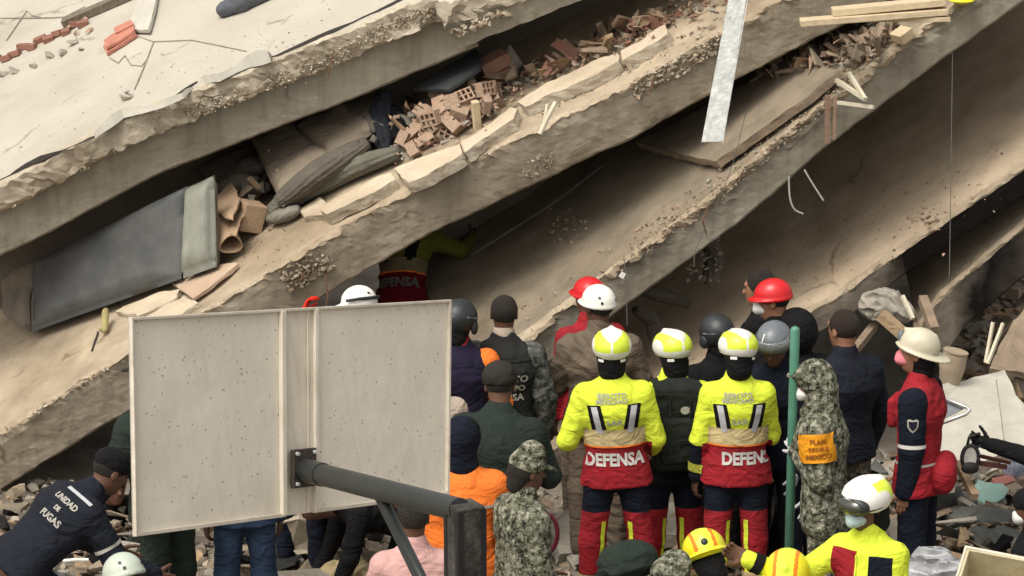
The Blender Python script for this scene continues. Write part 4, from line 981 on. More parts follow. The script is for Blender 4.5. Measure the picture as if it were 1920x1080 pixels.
ring_band('arm_band', p['jacket'], J['SL'] * .70 + J['EL'] * .30, unit(J['EL'] - J['SL']), .17, F_band, p['jacket'], .010, sel=lambda v, a=J['SL'], b=J['EL']: np.linalg.norm(np.cross(np.array(v) - a, unit(b - a))) < .10)
ab = [o for o in p['jacket'].children if o.name.startswith('arm_band')]
if ab:
    F_bt = fabric('brown_print', (.28, .10, .02), fold=.1)
    for k in range(3):
        text_on('lettering', ab, ('PLAN', 'DN-III-E', 'MEXICO')[k], .040 if k != 1 else .034, J['SL'] * .70 + J['EL'] * .30 + unit(J['SL'] - J['EL']) * (.045 - .045 * k), A(-1, -.25, .1), F_bt, p['jacket'], up=unit(J['SL'] - J['EL']), bold=.0012, off=.006)
hold = p['loc'] + p['R'] @ (J['WL'] + unit(J['WL'] - J['EL']) * .075)
# brownish camouflage behind him
(lambda *a, **k: None)(1632, 690, 'person in faded brownish camouflage half hidden behind the hooded soldier', 30, 1.55, top=C_dig2, legs=C_dig2, skin=K_skin2, gear='camocap', depth=20.75, bulk=1.1, la=((.2, .2, -1), (0, .8, -.5)))
# cream helmet, red vest
p = person(1722, 612, 'paramedic in cream fire helmet, pink mask and red vest, turned left', 68, 1.78, top=F_red, legs=F_navy, skin=K_skin, mask=F_maskp, gear='fire', sleeve_m=F_navy, head=(6, 4, 0), la=((.08, -.02, -1), (0, .12, -1)), ra=((.1, .1, -1), (0, .35, -1)), jg=.030, hem=.13, pg=.022, hair_kind=None)
J = p['J']; s = p['s']; sl = p['sleeveL']
ring_band('silver_band', sl, J['SL'] * .12 + J['EL'] * .88, unit(J['EL'] - J['SL']), .022, F_wht, sl, .005)
poly_patch('arm_badge', [sl], [(-.034, .03), (-.02, .038), (0, .030), (.02, .038), (.034, .03), (.032, -.01), (.018, -.034), (0, -.046), (-.018, -.034), (-.032, -.01)], J['SL'] * .58 + J['EL'] * .42, A(-1, -.3, .1), F_gprint, sl, off=.006)
poly_patch('arm_badge', [sl], [(-.026, .024), (0, .022), (.026, .024), (.022, -.01), (0, -.034), (-.022, -.01)], J['SL'] * .58 + J['EL'] * .42, A(-1, -.3, .1), F_purp, sl, off=.010)
ring_band('vest_tape', p['jacket'], back(p, 0, .06), J['sp'], .014, F_gprint, p['jacket'], .005)
sdf_obj('waist_bag', [('add', Ell(back(p, -.05, -.02) - J['Y'] * .17, A(.10, .075, .11), None), .01), ('add', Ell(back(p, .03, .03) - J['Y'] * .15, A(.11, .07, .08), None), .03)], F_red, p['jacket'], .010, .004, 3)
sdf_obj('chest_pocket', [('add', Box(back(p, 0, .34) + J['Y'] * .15, A(.10, .03, .09), None, .02), .01)], F_red, p['jacket'], .010, .003)
# front right: goggles
p = person(1625, 886, 'rescuer facing the camera, goggles on white helmet, pale blue mask, red panel on yellow jacket', 150, 1.74, top=F_yel, legs=F_navy, g=.36, skin=K_skin2, mask=F_maskb, gear='rescue_front', head=(-22, -12, 0), la=((.10, .1, -1), (-.1, .5, -.8)), ra=((.50, .5, -.40), (.75, .5, .45)), bulk=.84, waist=.92, jg=.020, curl=(.5, .8))
J = p['J']; s = p['s']; jk = p['jacket']
def fx(c): v = np.array(c) - J['P']; return v @ J['X'] / s, v @ J['Y'] / s, v @ J['sp'] / s
def panel(x0, x1, z0, z1, m):
    cut_paint(jk, back(p, x1, 0), J['X'], m, fn=lambda c: False); cut_paint(jk, back(p, 0, z1), J['sp'], m, fn=lambda c: False); cut_paint(jk, back(p, 0, z0), J['sp'], m, fn=lambda c: False)
    cut_paint(jk, back(p, x0, 0), J['X'], m, fn=lambda c: fx(c)[0] < x1 and fx(c)[1] > 0.0 and z0 < fx(c)[2] < z1)
panel(.012, .150, -.3, .475, F_red); panel(-.165, -.05, .26, .46, F_navy)
_bvh.pop(jk.name, None)
for xx in (.012, -.05): patch('piping', [jk], [(-.004, -.12), (.004, -.12), (.004, .12), (-.004, .12)], back(p, xx, .34), bn(p, 1), H_yel, jk, up=J['sp'], off=.008)
poly_patch('flame_badge', [jk], [(.045 * math.cos(a), .035 * math.sin(a)) for a in np.linspace(0, 6.28, 11)[:-1]], back(p, -.12, .16), bn(p, 1), fabric('orange_badge', (.8, .3, .03)), jk, up=J['sp'], off=.009)
ring_band('cuff_band', jk, J['ER'] * .2 + J['WR'] * .8, unit(J['WR'] - J['ER']), .05, F_blk, jk, sel=lambda c, q=J['WR']: (Vector(c) - Vector(q)).length < .2)
# two yellow helmets at the bottom edge
p = person(1476, 1030, 'rescuer at the bottom edge in yellow helmet with orange stripes, just the crown showing', 160, 1.74, top=F_yel, legs=F_navy, gear='yellow', skin=K_skin2, head=(10, -10, 0), depth=None)
p = person(1326, 990, 'rescuer crouched at the bottom in yellow helmet with a black knob, tilted to the left', 10, 1.72, top=fabric('green_yellow_cloth', (.25, .48, .04)), legs=F_navy, gear='yellow', skin=K_skin2, head=(-10, -28, -18), spine=(0, .25, 1), ra=((.3, .3, -1), (0, 1, -.2)))
# green capped and camouflage capped people at the bottom
p = person(1185, 1012, 'person with dark green canvas hat at the bottom edge beneath the red trousers', 30, 1.70, top=F_olive, legs=F_olive, gear='cap', skin=K_skin2, head=(0, -24, 0), hair_kind='short')
sdf_obj('hat_cover', [('add', Ell(hp(p['J'], p['s'], -.01, 0, .05), A(.15, .15, .10), p['J']['Rh']), .01), ('add', Ell(hp(p['J'], p['s'], 0, .03, .0), A(.165, .17, .03), p['J']['Rh']), .03)], F_green, p['root'], .009, .006, 2)
p = person(1252, 1036, 'person with camouflage cap at the bottom edge next to the dark green hat', -30, 1.68, top=C_dig, legs=C_dig, gear='camocap', skin=K_skin2, head=(-10, -20, 10))
# left: kneeling officer
p = person(206, 832, 'officer in navy uniform bent over at far left with white lettering on the back', -62, 1.78, top=F_navy2, legs=F_navy, skin=K_skin2, spine=(0, 1.0, .78), neck=(0, .8, .75), head=(0, -30, 0), gear='beanie', la=((.25, .35, -1), (.0, .9, -.5)), ra=((.25, .45, -1), (-.05, .9, -.5)), ll=((.25, .25, -1), (0, -.35, -1)), rl=((.12, .75, -.65), (0, -.1, -1)), bulk=1.15, waist=1.12, jg=.034, depth=None)
jk = p['jacket']; J = p['J']
upv = J['sp']; nn = unit(-J['Y'] * 1.0 + A(.55, 0, 0))
for i, (t, sz) in enumerate((('UNIDAD', .050), ('DE', .036), ('FUGAS', .054))):
    text_on('lettering', [jk], t, sz, back(p, .07, .40 - i * .062), nn, F_gprint, jk, up=upv, bold=.0018)
patch('silver_stripe', [jk], [(-.10, -.010), (.13, -.010), (.13, .010), (-.10, .010)], back(p, .07, .475), nn, F_sil, jk, up=upv, off=.006)
ring_band('sleeve_band', jk, J['ER'] * .7 + J['SR'] * .3, unit(J['ER'] - J['SR']), .02, F_gprint, jk, sel=lambda c, q=J['ER']: (Vector(c) - Vector(q)).length < .16)
# second officer beyond, and the bent green jacket behind the sign
p = person(212, 868, 'second officer in black with white chest letters crouching beyond the kneeling one', -150, 1.74, top=F_blk, legs=F_navy, skin=K_skin2, gear='beanie', spine=(.25, .55, 1), depth=22.9, ll=((.2, .8, -.3), (0, -.3, -1)), rl=((.2, .8, -.3), (0, -.3, -1)), la=((.1, .5, -1), (0, 1, -.3)), ra=((.1, .5, -1), (0, 1, -.3)))
text_on('lettering', [p['jacket']], 'RZ', .07, back(p, -.05, .36), bn(p, 1), F_wht, p['jacket'], bold=.002); text_on('lettering', [p['jacket']], 'PC', .06, back(p, -.05, .27), bn(p, 1), F_wht, p['jacket'], bold=.002)
p = person(274, 655, 'man in long dark green clothes bending behind the left edge of the sign', 50, 1.80, top=F_green, legs=F_green, skin=K_skin2, spine=(-.05, .12, 1), gear='cap', la=((.3, .3, -1), (0, .7, -.8)), ra=((.3, .3, -1), (0, .7, -.8)), bulk=1.2, waist=1.15, jg=.04, depth=20.3)
# jeans under the sign
person(452, 700, 'person in blue jeans standing behind the sign, only the legs visible below it', 10, 1.72, top=F_jean, legs=F_jean, skin=K_skin2, depth=20.6)
# person lying / kneeling further left with boot
p = person(590, 900, 'person in dark clothes kneeling low under the sign with one boot pointing right', 110, 1.72, top=F_blk, legs=F_blk, skin=K_skin2, spine=(0, 1.0, .35), neck=(0, 1, .2), ll=((.15, .3, -1), (0, -1, -.15)), rl=((.15, .3, -1), (0, -1, -.15)), la=((.1, .3, -1), (0, .5, -1)), ra=((.1, .3, -1), (0, .5, -1)), depth=21.6)
# white helmet under the hanging slab
p = person(672, 530, 'rescuer in white helmet with dark strap just above the top edge of the sign', 60, 1.70, top=F_navy, legs=F_navy, gear='white', skin=K_skin2, head=(20, -8, 12), la=((.3, .3, -1), (0, .8, -.5)))
J = p['J']; s = p['s']
MB().tube([hp(J, s, -.118, .05, .045), hp(J, s, -.122, -.03, .05), hp(J, s, -.07, -.115, .05), hp(J, s, 0, -.14, .05), hp(J, s, .07, -.115, .05), hp(J, s, .122, -.03, .05)], .011, 6).build('strap', H_blk, p['gear'])
# red gloved reach
p = person(562, 588, 'rescuer hidden behind the sign reaching up with red gloved hands to the broken concrete', -20, 1.66, g=-.05, top=F_red, legs=F_navy, skin=K_skin2, gloves=fabric('red_glove', (.62, .03, .015)), la=((.05, .6, .2), (-.25, .5, 1)), ra=((.2, .5, -.8), (-.3, .8, .1)), gear='beanie', curl=(.9, .9), head=(0, -20, 0))
# low pale helmet at lower left
p = person(232, 1030, 'rescuer low at the bottom left in pale grey green helmet beside green trousers', 30, 1.70, top=F_green, legs=F_green, gear='white', skin=K_skin2, head=(10, -25, 0), depth=None)
p['gear'].data.materials[0] = mat('pale_green_shell', (.50, .56, .48), .35, (.42, .47, .40), bump=.05, spec=.5)
# right edge person with outstretched gloved arm
p = person(2010, 668, 'person in black mostly beyond the right edge stretching a gloved arm holding goggles', 75, 1.74, top=F_blk, legs=F_blk, skin=K_skin2, la=((.1, .75, -.6), (0, 1, .25)), ra=((.15, .1, -1), (.0, .2, -1)), gloves=F_blk, curl=(.8, .8), depth=20.8, gear='beanie')
edge_hand = p['loc'] + p['R'] @ (p['J']['WL'] + unit(p['J']['WL'] - p['J']['EL']) * .08)
p = person(1935, 905, 'person in black at the right edge low down with a white face mask', 60, 1.62, top=F_blk, legs=F_blk, mask=F_mask, skin=K_skin2, gear='beanie', depth=19.6, head=(10, -18, 0))
# ------------------------------------------------------------------ traffic sign seen from behind, close to the camera
M_sign = mat('weathered_aluminium', (0.74, 0.69, 0.59), 0.6, (0.66, 0.61, 0.52), scale=4, bump=0.45, bscale=4.5, spec=0.3)
def add_specks(m, c, scale=16, th=0.09, stretch=(1, 1, 1)):
    N, L = nodes_of(m); b = N['Principled BSDF']; col = b.inputs['Base Color'].links[0].from_socket
    tc = N.new('ShaderNodeTexCoord'); mp = N.new('ShaderNodeMapping'); mp.inputs['Scale'].default_value = stretch; L.new(tc.outputs['Object'], mp.inputs[0])
    v = N.new('ShaderNodeTexVoronoi'); v.inputs['Scale'].default_value = scale; v.inputs['Randomness'].default_value = 1; L.new(mp.outputs[0], v.inputs['Vector'])
    n = N.new('ShaderNodeTexNoise'); n.inputs['Scale'].default_value = scale * 3; L.new(tc.outputs['Object'], n.inputs['Vector'])
    a = N.new('ShaderNodeMath'); a.operation = 'MULTIPLY_ADD'; a.inputs[1].default_value = 0.25; L.new(n.outputs[0], a.inputs[0]); L.new(v.outputs['Distance'], a.inputs[2])
    r = N.new('ShaderNodeMapRange'); r.inputs['From Min'].default_value = th + .11; r.inputs['From Max'].default_value = th + .15; r.inputs['To Min'].default_value = 0.75; r.inputs['To Max'].default_value = 0; L.new(a.outputs[0], r.inputs['Value'])
    mx = N.new('ShaderNodeMix'); mx.data_type = 'RGBA'; L.new(r.outputs[0], mx.inputs[0]); L.new(col, mx.inputs[6]); mx.inputs[7].default_value = (*c, 1); L.new(mx.outputs[2], b.inputs['Base Color'])
def add_rust(m, c, amt, zrange=None):
    """rust that runs down in drips"""
    N, L = nodes_of(m); b = N['Principled BSDF']; col = b.inputs['Base Color'].links[0].from_socket
    tc = N.new('ShaderNodeTexCoord'); mp = N.new('ShaderNodeMapping'); mp.inputs['Scale'].default_value = (22, 22, 1.2); L.new(tc.outputs['Object'], mp.inputs[0])
    n = N.new('ShaderNodeTexNoise'); n.inputs['Scale'].default_value = 1.2; n.inputs['Detail'].default_value = 5; L.new(mp.outputs[0], n.inputs['Vector'])
    r = N.new('ShaderNodeMapRange'); r.inputs['From Min'].default_value = 0.46; r.inputs['From Max'].default_value = 0.72; r.inputs['To Max'].default_value = amt; L.new(n.outputs[0], r.inputs['Value'])
    mx = N.new('ShaderNodeMix'); mx.data_type = 'RGBA'; L.new(r.outputs[0], mx.inputs[0]); L.new(col, mx.inputs[6]); mx.inputs[7].default_value = (*c, 1); L.new(mx.outputs[2], b.inputs['Base Color'])
add_specks(M_sign, (0.10, 0.085, 0.07), 30, 0.10); add_specks(M_sign, (0.20, 0.15, 0.11), 11, 0.03); add_rust(M_sign, (0.50, 0.43, 0.34), 0.16)
M_rib = mat('weathered_rib', (0.74, 0.68, 0.58), 0.6, (0.64, 0.58, 0.48), scale=5, bump=0.1); add_rust(M_rib, (0.42, 0.31, 0.22), 0.35)
M_pipe = mat('dark_green_grey_paint', (0.026, 0.031, 0.031), 0.4, (0.017, 0.021, 0.021), scale=6, bump=0.04, bscale=25, spec=0.5)
M_flange = mat('rusty_dark_steel', (0.035, 0.030, 0.027), 0.7, (0.06, 0.045, 0.035), scale=20, bump=0.4)
M_post = mat('peeling_post_paint', (0.08, 0.075, 0.065), 0.8, (0.008, 0.008, 0.009), scale=13, bump=0.5, stretch=(1, 1, .5))
DL, DR = 13.0, 14.5
def SP(px, py, off=0.0):
    t = (px - 242) / 596.0; zl, zr = 1 / DL, 1 / DR; d = 1 / (zl + (zr - zl) * t); return U(px, py, d) + off * SN
_a, _b, _c = U(242, 597, DL), U(838, 563, DR), U(250, 1005, DL)
SN = unit(np.cross(_c - _a, _b - _a)); SN = SN if SN @ (CAMP - _a) > 0 else -SN
sroot = empty('road_sign', G(872, 1900, 0)); 
def rel(o, root):
    """keep world placement while parented to an empty that only carries a location"""
    M = Matrix.Translation(-Vector(root.location)) ; o.data.transform(M); return o
def lerp(a, b, t): return a + (b - a) * t
quad = [SP(242, 597), SP(842, 563), SP(838, 927), SP(250, 1005)]
def quadbox(mb, q, th):
    q = [np.array(k) for k in q]; V = [k for k in q] + [k - SN * th for k in q]
    mb.add(V, [(0, 1, 2, 3), (7, 6, 5, 4), (0, 4, 5, 1), (1, 5, 6, 2), (2, 6, 7, 3), (3, 7, 4, 0)])
sheet = MB(); n_ = 20
def SQ(u, v, off=0): return lerp(lerp(quad[0], quad[1], u), lerp(quad[3], quad[2], u), v) + SN * off
quadbox(sheet, [SQ(0, 0), SQ(.452, 0), SQ(.452, 1), SQ(0, 1)], .004)
quadbox(sheet, [SQ(.545, 0), SQ(1, 0), SQ(1, 1), SQ(.545, 1)], .004)
o = rel(sheet.build('sheet', M_sign, sroot), sroot)
ch = MB(); quadbox(ch, [SQ(.452, 0, -.003), SQ(.545, 0, -.003), SQ(.545, 1, -.003), SQ(.452, 1, -.003)], .006)
rel(ch.build('centre_channel', M_rib, sroot), sroot)
for (u0, u1, hgt) in ((.438, .452, .022), (.545, .557, .018), (.527, .531, .006)):
    mb = MB(); quadbox(mb, [SQ(u0, .004, hgt), SQ(u1, .004, hgt), SQ(u1, .996, hgt), SQ(u0, .996, hgt)], hgt - .001); rel(bevel(mb.build('rib', M_rib, sroot), .003), sroot)
M_edge = mat('bare_metal_edge', (0.66, 0.62, 0.54), 0.5, (0.48, 0.42, 0.34), scale=9, bump=0.1)
for q in ([(0, -.004), (1, -.004), (1, .010), (0, .010)], [(0, .985), (.452, .985), (.452, 1.003), (0, 1.003)], [(.545, .985), (1, .985), (1, 1.003), (.545, 1.003)], [(0, .01), (.005, .01), (.005, .985), (0, .985)], [(.993, .01), (1, .01), (1, .985), (.993, .985)]):
    mb = MB(); quadbox(mb, [SQ(u, v, .016) for u, v in q], .022); rel(bevel(mb.build('frame_edge', M_edge, sroot), .002), sroot)
tag(sroot, 'back of a big weathered metal road sign panel carried on a black pipe arm', 'road sign')
# arm, brace and post stand on their own
proot = empty('sign_post', (U(870, 958, 12.6)[0], U(870, 958, 12.6)[1], 0)); tag(proot, 'black steel post with pipe arm and brace holding the road sign', 'sign post')
mb = MB(); fc = SQ(.502, .775, .024); uu = unit(SQ(.6, .7) - SQ(.4, .7)); vv = unit(SQ(.5, .2) - SQ(.5, .9))
mb.box(fc, uu * .068, vv * .076, SN * .010); rel(bevel(mb.build('flange', M_flange, proot), .003), proot)
for a in (-1, 1):
    for b in (-1, 1):
        mb = MB(); mb.tube([fc + uu * .052 * a + vv * .060 * b + SN * .008, fc + uu * .052 * a + vv * .060 * b + SN * .022], .008, 6); rel(mb.build('bolt', M_steel, proot), proot)
DP = 12.4
a0 = fc + vv * -.008; a1 = U(862, 956, DP); dirn = unit(a1 - a0)
mb = MB(); mb.tube([a0, a0 + dirn * .20], .047, 24); mb.tube([a0 + dirn * .19, a1], .043, 24)
o = rel(mb.build('arm', M_pipe, proot, True), proot); 
m_ = o.modifiers.new('e', 'EDGE_SPLIT')
pw = .048
pt = U(872, 950, DP); hz = pt[2]; yaw = math.radians(28); u1 = A(math.cos(yaw), math.sin(yaw), 0); u2 = A(-math.sin(yaw), math.cos(yaw), 0)
mb = MB()
for (cx, cy, ax, ay) in ((0, -pw, pw, .006), (0, pw, pw, .006)): mb.box(A(pt[0], pt[1], hz / 2 - .3) + u1 * cx + u2 * cy, u1 * ax, u2 * ay, A(0, 0, hz / 2 + .3))
mb.box(A(pt[0], pt[1], hz / 2 - .3) - u1 * pw, u1 * .006, u2 * (pw - .0065), A(0, 0, hz / 2 + .3)); mb.box(A(pt[0], pt[1], hz / 2 - .3) + u1 * pw, u1 * .006, u2 * (pw - .0065), A(0, 0, hz / 2 + .3))
mb.box(A(pt[0], pt[1], hz + .004), u1 * (pw + .004), u2 * (pw + .008), A(0, 0, .006))
rel(bevel(mb.build('post', M_post, proot), .003), proot)
for ca in (-1, 1):
    for cb in (-1, 1):
        mb = MB(); mb.box(A(pt[0], pt[1], hz / 2 - .3) + u1 * (pw - .002) * ca + u2 * (pw - .002) * cb, u1 * .011, u2 * .011, A(0, 0, hz / 2 + .297)); rel(mb.build('corner_angle', M_black, proot), proot)
b0 = a0 + (a1 - a0) * .52 - A(0, 0, .03); b1 = A(pt[0], pt[1], hz - .62)
for k in (-1, 1):
    mb = MB(); mb.tube([b0 + u2 * .018 * k, b1 + u2 * .024 * k], .019, 12); rel(mb.build('brace', M_pipe, proot, True), proot)

# ------------------------------------------------------------------ hanging steel strip and the green pole
a, b_ = U(1398, -90, 22.7), U(1335, 270, 22.55); dd = unit(b_ - a); w1 = unit(np.cross(dd, FWD)); w1 = w1 if w1[0] > 0 else -w1; hw = 20 / FPX * 22.6
mb = MB(); mb.add([a - w1 * hw * .75, a + w1 * hw * .75, b_ + w1 * hw + dd * -.03, b_ - w1 * hw, a - w1 * hw * .75 + FWD * .006, a + w1 * hw * .75 + FWD * .006, b_ + w1 * hw + dd * -.03 + FWD * .006, b_ - w1 * hw + FWD * .006], [(0, 1, 2, 3), (7, 6, 5, 4), (0, 4, 5, 1), (1, 5, 6, 2), (2, 6, 7, 3), (3, 7, 4, 0)])
mb.box((a + b_) / 2 + w1 * hw * .95 + FWD * .02, w1 * .003, (b_ - a) / 2 * .97, FWD * .018)
tag(mb.build('steel_strip', M_steel), 'pale speckled galvanised steel strip hanging down across the slabs', 'metal strip'); add_specks(M_steel, (.16, .17, .17), 22, .06)
M_gpole = mat('green_pole_paint', (0.09, 0.26, 0.18), 0.4, (0.065, 0.19, 0.135), scale=8, bump=0.1, spec=0.5)
hd = PR(hold)[2]; pt_ = U(1491, 612, hd - .22); q_ = U(1485, 830, hd); pb = q_ + (q_ - pt_) * (q_[2] / (pt_[2] - q_[2]))
print('HOLD', PR(hold))
gx = unit(pt_ - pb); mb = MB(); mb.tube([pb, pt_ - gx * .02, pt_ - gx * .008, pt_], [.0275, .0275, .022, .008], 18)
tag(mb.build('green_pole', M_gpole, None, True), 'upright green painted pole gripped by the hooded soldier', 'pole')
# ------------------------------------------------------------------ backpack on the rescuer between
def backpack(P, m, label):
    J, s = P['J'], P['s']; c = back(P, 0, .30); Y = J['Y']; R = np.stack([J['X'], J['Y'], J['sp']], 1)
    r = empty('backpack', P['root'].location, P['root'].rotation_euler[2]); tag(r, label, 'backpack')
    sdf_obj('main_bag', [('add', Box(c - Y * .20 * s, A(.150, .085, .27) * s, R, .05), .02), ('add', Cone(back(P, -.05, .55) - Y * .15, back(P, .05, .55) - Y * .15, .03, .03), .02)], m, r, .011, .004, 4)
    sdf_obj('front_pocket', [('add', Box(c - Y * .285 * s - J['sp'] * .07, A(.115, .035, .14) * s, R, .03), .02)], m, r, .010, .003, 5)
    for sg in (-1, 1):
        sdf_obj('shoulder_strap', [('add', Cone(back(P, sg * .09, .50) - Y * .13, J['N'] + J['X'] * sg * .10 - J['sp'] * .01, .022, .022, J['X'], 1.6), .01), ('add', Cone(J['N'] + J['X'] * sg * .10 - J['sp'] * .01, back(P, sg * .12, .38) + Y * .14, .022, .02, J['X'], 1.6), .01)], m, r, .010)
        MB().tube([back(P, sg * .06, .48) - Y * .30, back(P, sg * .06, .16) - Y * .325], .006, 6).build('webbing', F_grey, r)
    return r
F_pack = fabric('black_green_pack_cloth', (.020, .024, .021), .85, .7)
bp_ = backpack(d2, F_pack, 'black green rucksack on the back of the middle yellow rescuer')
poly_patch('round_badge', [o for o in bp_.children if o.name.startswith('main_bag')], [(.03 * math.cos(a), .025 * math.sin(a)) for a in np.linspace(0, 6.28, 13)[:-1]], back(d2, .03, .42), bn(d2), F_gprint, bp_, off=.008)

# ------------------------------------------------------------------ things lying between roof slab and second slab
rnd = random.Random(5)
M_wrap = mat('dark_wrapped_vinyl', (0.085, 0.092, 0.094), 0.6, (0.040, 0.046, 0.049), scale=3, bump=0.5, bscale=4, dust=0.10, spec=0.4)
M_wrap2 = mat('dusty_grey_foil', (0.27, 0.275, 0.235), 0.6, (0.15, 0.155, 0.13), scale=4, bump=0.4, bscale=8, stretch=(1, 1, .4))
M_wrap3 = mat('brown_grey_vinyl', (0.17, 0.145, 0.12), 0.7, (0.10, 0.088, 0.075), scale=4, bump=0.5, bscale=9, dust=0.3)
pr_ = empty('wrapped_panel', s2.at(200, 575)); tag(pr_, 'long dark grey wrapped panel wedged under the roof slab at the left', 'panel')
def front_pt(px, py, ylow, lean=0.05):
    b = s2.at(px, ylow); d = PR(b)[2] - .25; q = U(px, py, d + (ylow - py) / 300 * lean * 3); return q
def ylow(px): return np.interp(px, [20, 60, 345, 405], [600, 622, 522, 503])
def puffy(pts, th, name, m, parent, seed, res=16, puff=.02, wr=.012):
    """quad cushion: bilinear patch swelled on its face and given folds"""
    q = [np.array(p) for p in pts]; nrm = unit(np.cross(q[1] - q[0], q[3] - q[0])); nrm = nrm if nrm @ (CAMP - q[0]) > 0 else -nrm
    V = []; n = res
    for side in (0, 1):
        for i in range(n + 1):
            for j in range(n + 1):
                u, v = i / n, j / n; p = lerp(lerp(q[0], q[1], u), lerp(q[3], q[2], u), v); e = min(u, 1 - u, v, 1 - v) * 6; e = math.sqrt(max(0, min(1, e)))
                f = wr * float(fbm(np.array([p * 1.0]), 5, 3, seed)[0])
                V.append(p + nrm * ((th / 2 * e + puff * e + f) if side == 0 else (-th / 2 * e - f * .3)) - (0 if side == 0 else 1) * nrm * 0.001)
    N1 = (n + 1) ** 2; F = []
    for i in range(n):
        for j in range(n):
            a = i * (n + 1) + j; f = [a, a + n + 1, a + n + 2, a + 1]; F.append(f); F.append([N1 + k for k in f[::-1]])
    ring = [i * (n + 1) for i in range(n)] + [n * (n + 1) + j for j in range(n)] + [i * (n + 1) + n for i in range(n, 0, -1)] + [j for j in range(n, 0, -1)]
    for a, b in zip(ring, ring[1:] + ring[:1]): F.append([a, b, b + N1, a + N1])
    o = mkmesh(name, V, F, m, parent, True)
    if parent: rel(o, parent)
    return o
puffy([front_pt(58, 492, ylow(62)), front_pt(352, 348, ylow(350)), front_pt(340, 523, ylow(345)), front_pt(62, 622, 622)], .16, 'vinyl_side', M_wrap, pr_, 3, 24, .0, .006)
puffy([front_pt(350, 352, 520), front_pt(402, 328, 505), front_pt(407, 500, 500), front_pt(344, 522, 522)], .17, 'foil_end', M_wrap2, pr_, 6, 14, .0, .012)
puffy([front_pt(12, 520, 600), front_pt(64, 484, 622), front_pt(60, 622, 622), front_pt(14, 592, 600)], .14, 'folded_end', M_wrap3, pr_, 9, 14, .02, .03)
def on2(px, py, h=0.0): return s2.at(px, py, h)
def s2plate(name, pp, th, m, label, cat, rough=.010, seed=1, h=None, s=s2, group=None, mats=None):
    o = plate(name, [s.at(x, y, th if h is None else h) for x, y in pp], th, m, None, rough, seed, .04, mats); return tag(o, label, cat, group)
M_pieces = concrete('screed_top', (.60, .51, .39), (.47, .39, .29), scale=3)
for k, (pp, lab) in enumerate((
    ([(738, 318), (800, 292), (862, 270), (868, 288), (830, 312), (766, 342)], 'broken screed slab with pale fractured edge below the brick heap'),
    ([(866, 266), (915, 235), (955, 200), (968, 206), (962, 224), (905, 262), (872, 286)], 'narrow broken screed slab right under the clay brick heap'),
    ([(970, 190), (1030, 152), (1100, 122), (1156, 98), (1161, 116), (1100, 150), (1050, 170), (984, 200)], 'long broken screed slab with chipped lip left of the steel strip'),
    ([(1162, 96), (1205, 72), (1246, 46), (1254, 60), (1206, 92), (1168, 114)], 'last broken screed slab before the hanging steel strip'),
    ([(600, 392), (660, 358), (732, 322), (742, 334), (680, 372), (616, 402)], 'thin brown screed strip between rolled cloth and slab edge'),
    ([(560, 392), (600, 368), (610, 380), (612, 404), (570, 408)], 'small cracked screed corner beside the dark cushion'),
    ([(216, 584), (290, 552), (338, 542), (330, 560), (262, 590)], 'loose pinkish screed sheet over the left corner of the sign'),
    ([(272, 596), (345, 556), (372, 566), (330, 590)], 'second loose screed sheet touching the top edge of the sign'))):
    s2plate('screed_slab', pp, .085 if k < 5 else .04, M_pieces, lab, 'broken slab', .012, 20 + k, mats=[M_pieces, M_screed])
# plaster sheet, cardboard
s2plate('plaster_sheet', [(322, 530), (395, 496), (446, 492), (400, 535), (362, 560)], .025, mat('pinkish_board', (.47, .36, .27), .9, (.40, .29, .21), scale=4, bump=.3), 'pinkish torn board under the foil end of the dark panel', 'board', .008, 4, .05)
t0, t1 = s2.at(402, 400, .22), s2.at(436, 452, .10) - A(0, .12, 0)
mb = MB(); nn = 20; ax = unit(t1 - t0); fu, fv, _ = frame_of(ax); V = []
for r_i, rr in ((0, .082), (1, .074)):
    for k in range(9):
        for j in range(nn):
            a = 6.283 * j / nn; V.append(lerp(t0, t1, k / 8) + (fu * math.cos(a) * 1.0 + fv * math.sin(a) * .85) * (rr + .008 * math.sin(3 * a + k * .4)))
F = []
for r_i in (0, 1):
    for k in range(8):
        for j in range(nn):
            f = [r_i * 9 * nn + k * nn + j, r_i * 9 * nn + (k + 1) * nn + j, r_i * 9 * nn + (k + 1) * nn + (j + 1) % nn, r_i * 9 * nn + k * nn + (j + 1) % nn]; F.append(f if r_i else f[::-1])
for j in range(nn): F.append([8 * nn + j, 8 * nn + (j + 1) % nn, 17 * nn + (j + 1) % nn, 17 * nn + j])
tag(mkmesh('cardboard_tube', V, F, M_card, None, True), 'wide open cardboard tube pointing down beside the foil end', 'cardboard tube')
def box_at(name, c, dims, R, m, label, cat, w_=.004, group=None):
    mb = MB(); R = np.array(R); mb.box((0, 0, 0), R[:, 0] * dims[0] / 2, R[:, 1] * dims[1] / 2, R[:, 2] * dims[2] / 2); o = mb.build(name, m); o.location = tuple(c); bevel(o, w_); return tag(o, label, cat, group)
box_at('cardboard_box', s2.at(468, 405, .13), (.17, .16, .20), rotm(.1, .25, .5), M_card, 'crushed cardboard box between the tube and the brown cushions', 'cardboard box', .008)
s2plate('cardboard_flap', [(398, 372), (432, 342), (452, 372), (436, 410), (405, 398)], .012, M_card, 'torn cardboard flap standing above the cardboard tube', 'cardboard', .012, 6, .28)
s2plate('cardboard_flap', [(396, 410), (440, 380), (458, 402), (440, 440), (420, 420)], .012, M_card, 'bent brown cardboard sheet draped over the cardboard tube', 'cardboard', .015, 8, .20)
M_cush = fabric('dusty_brown_cushion', (.23, .19, .145), .95, .75, dust=.5); M_cushd = fabric('dark_striped_bedding', (.085, .080, .070), .95, .55, dust=.35)
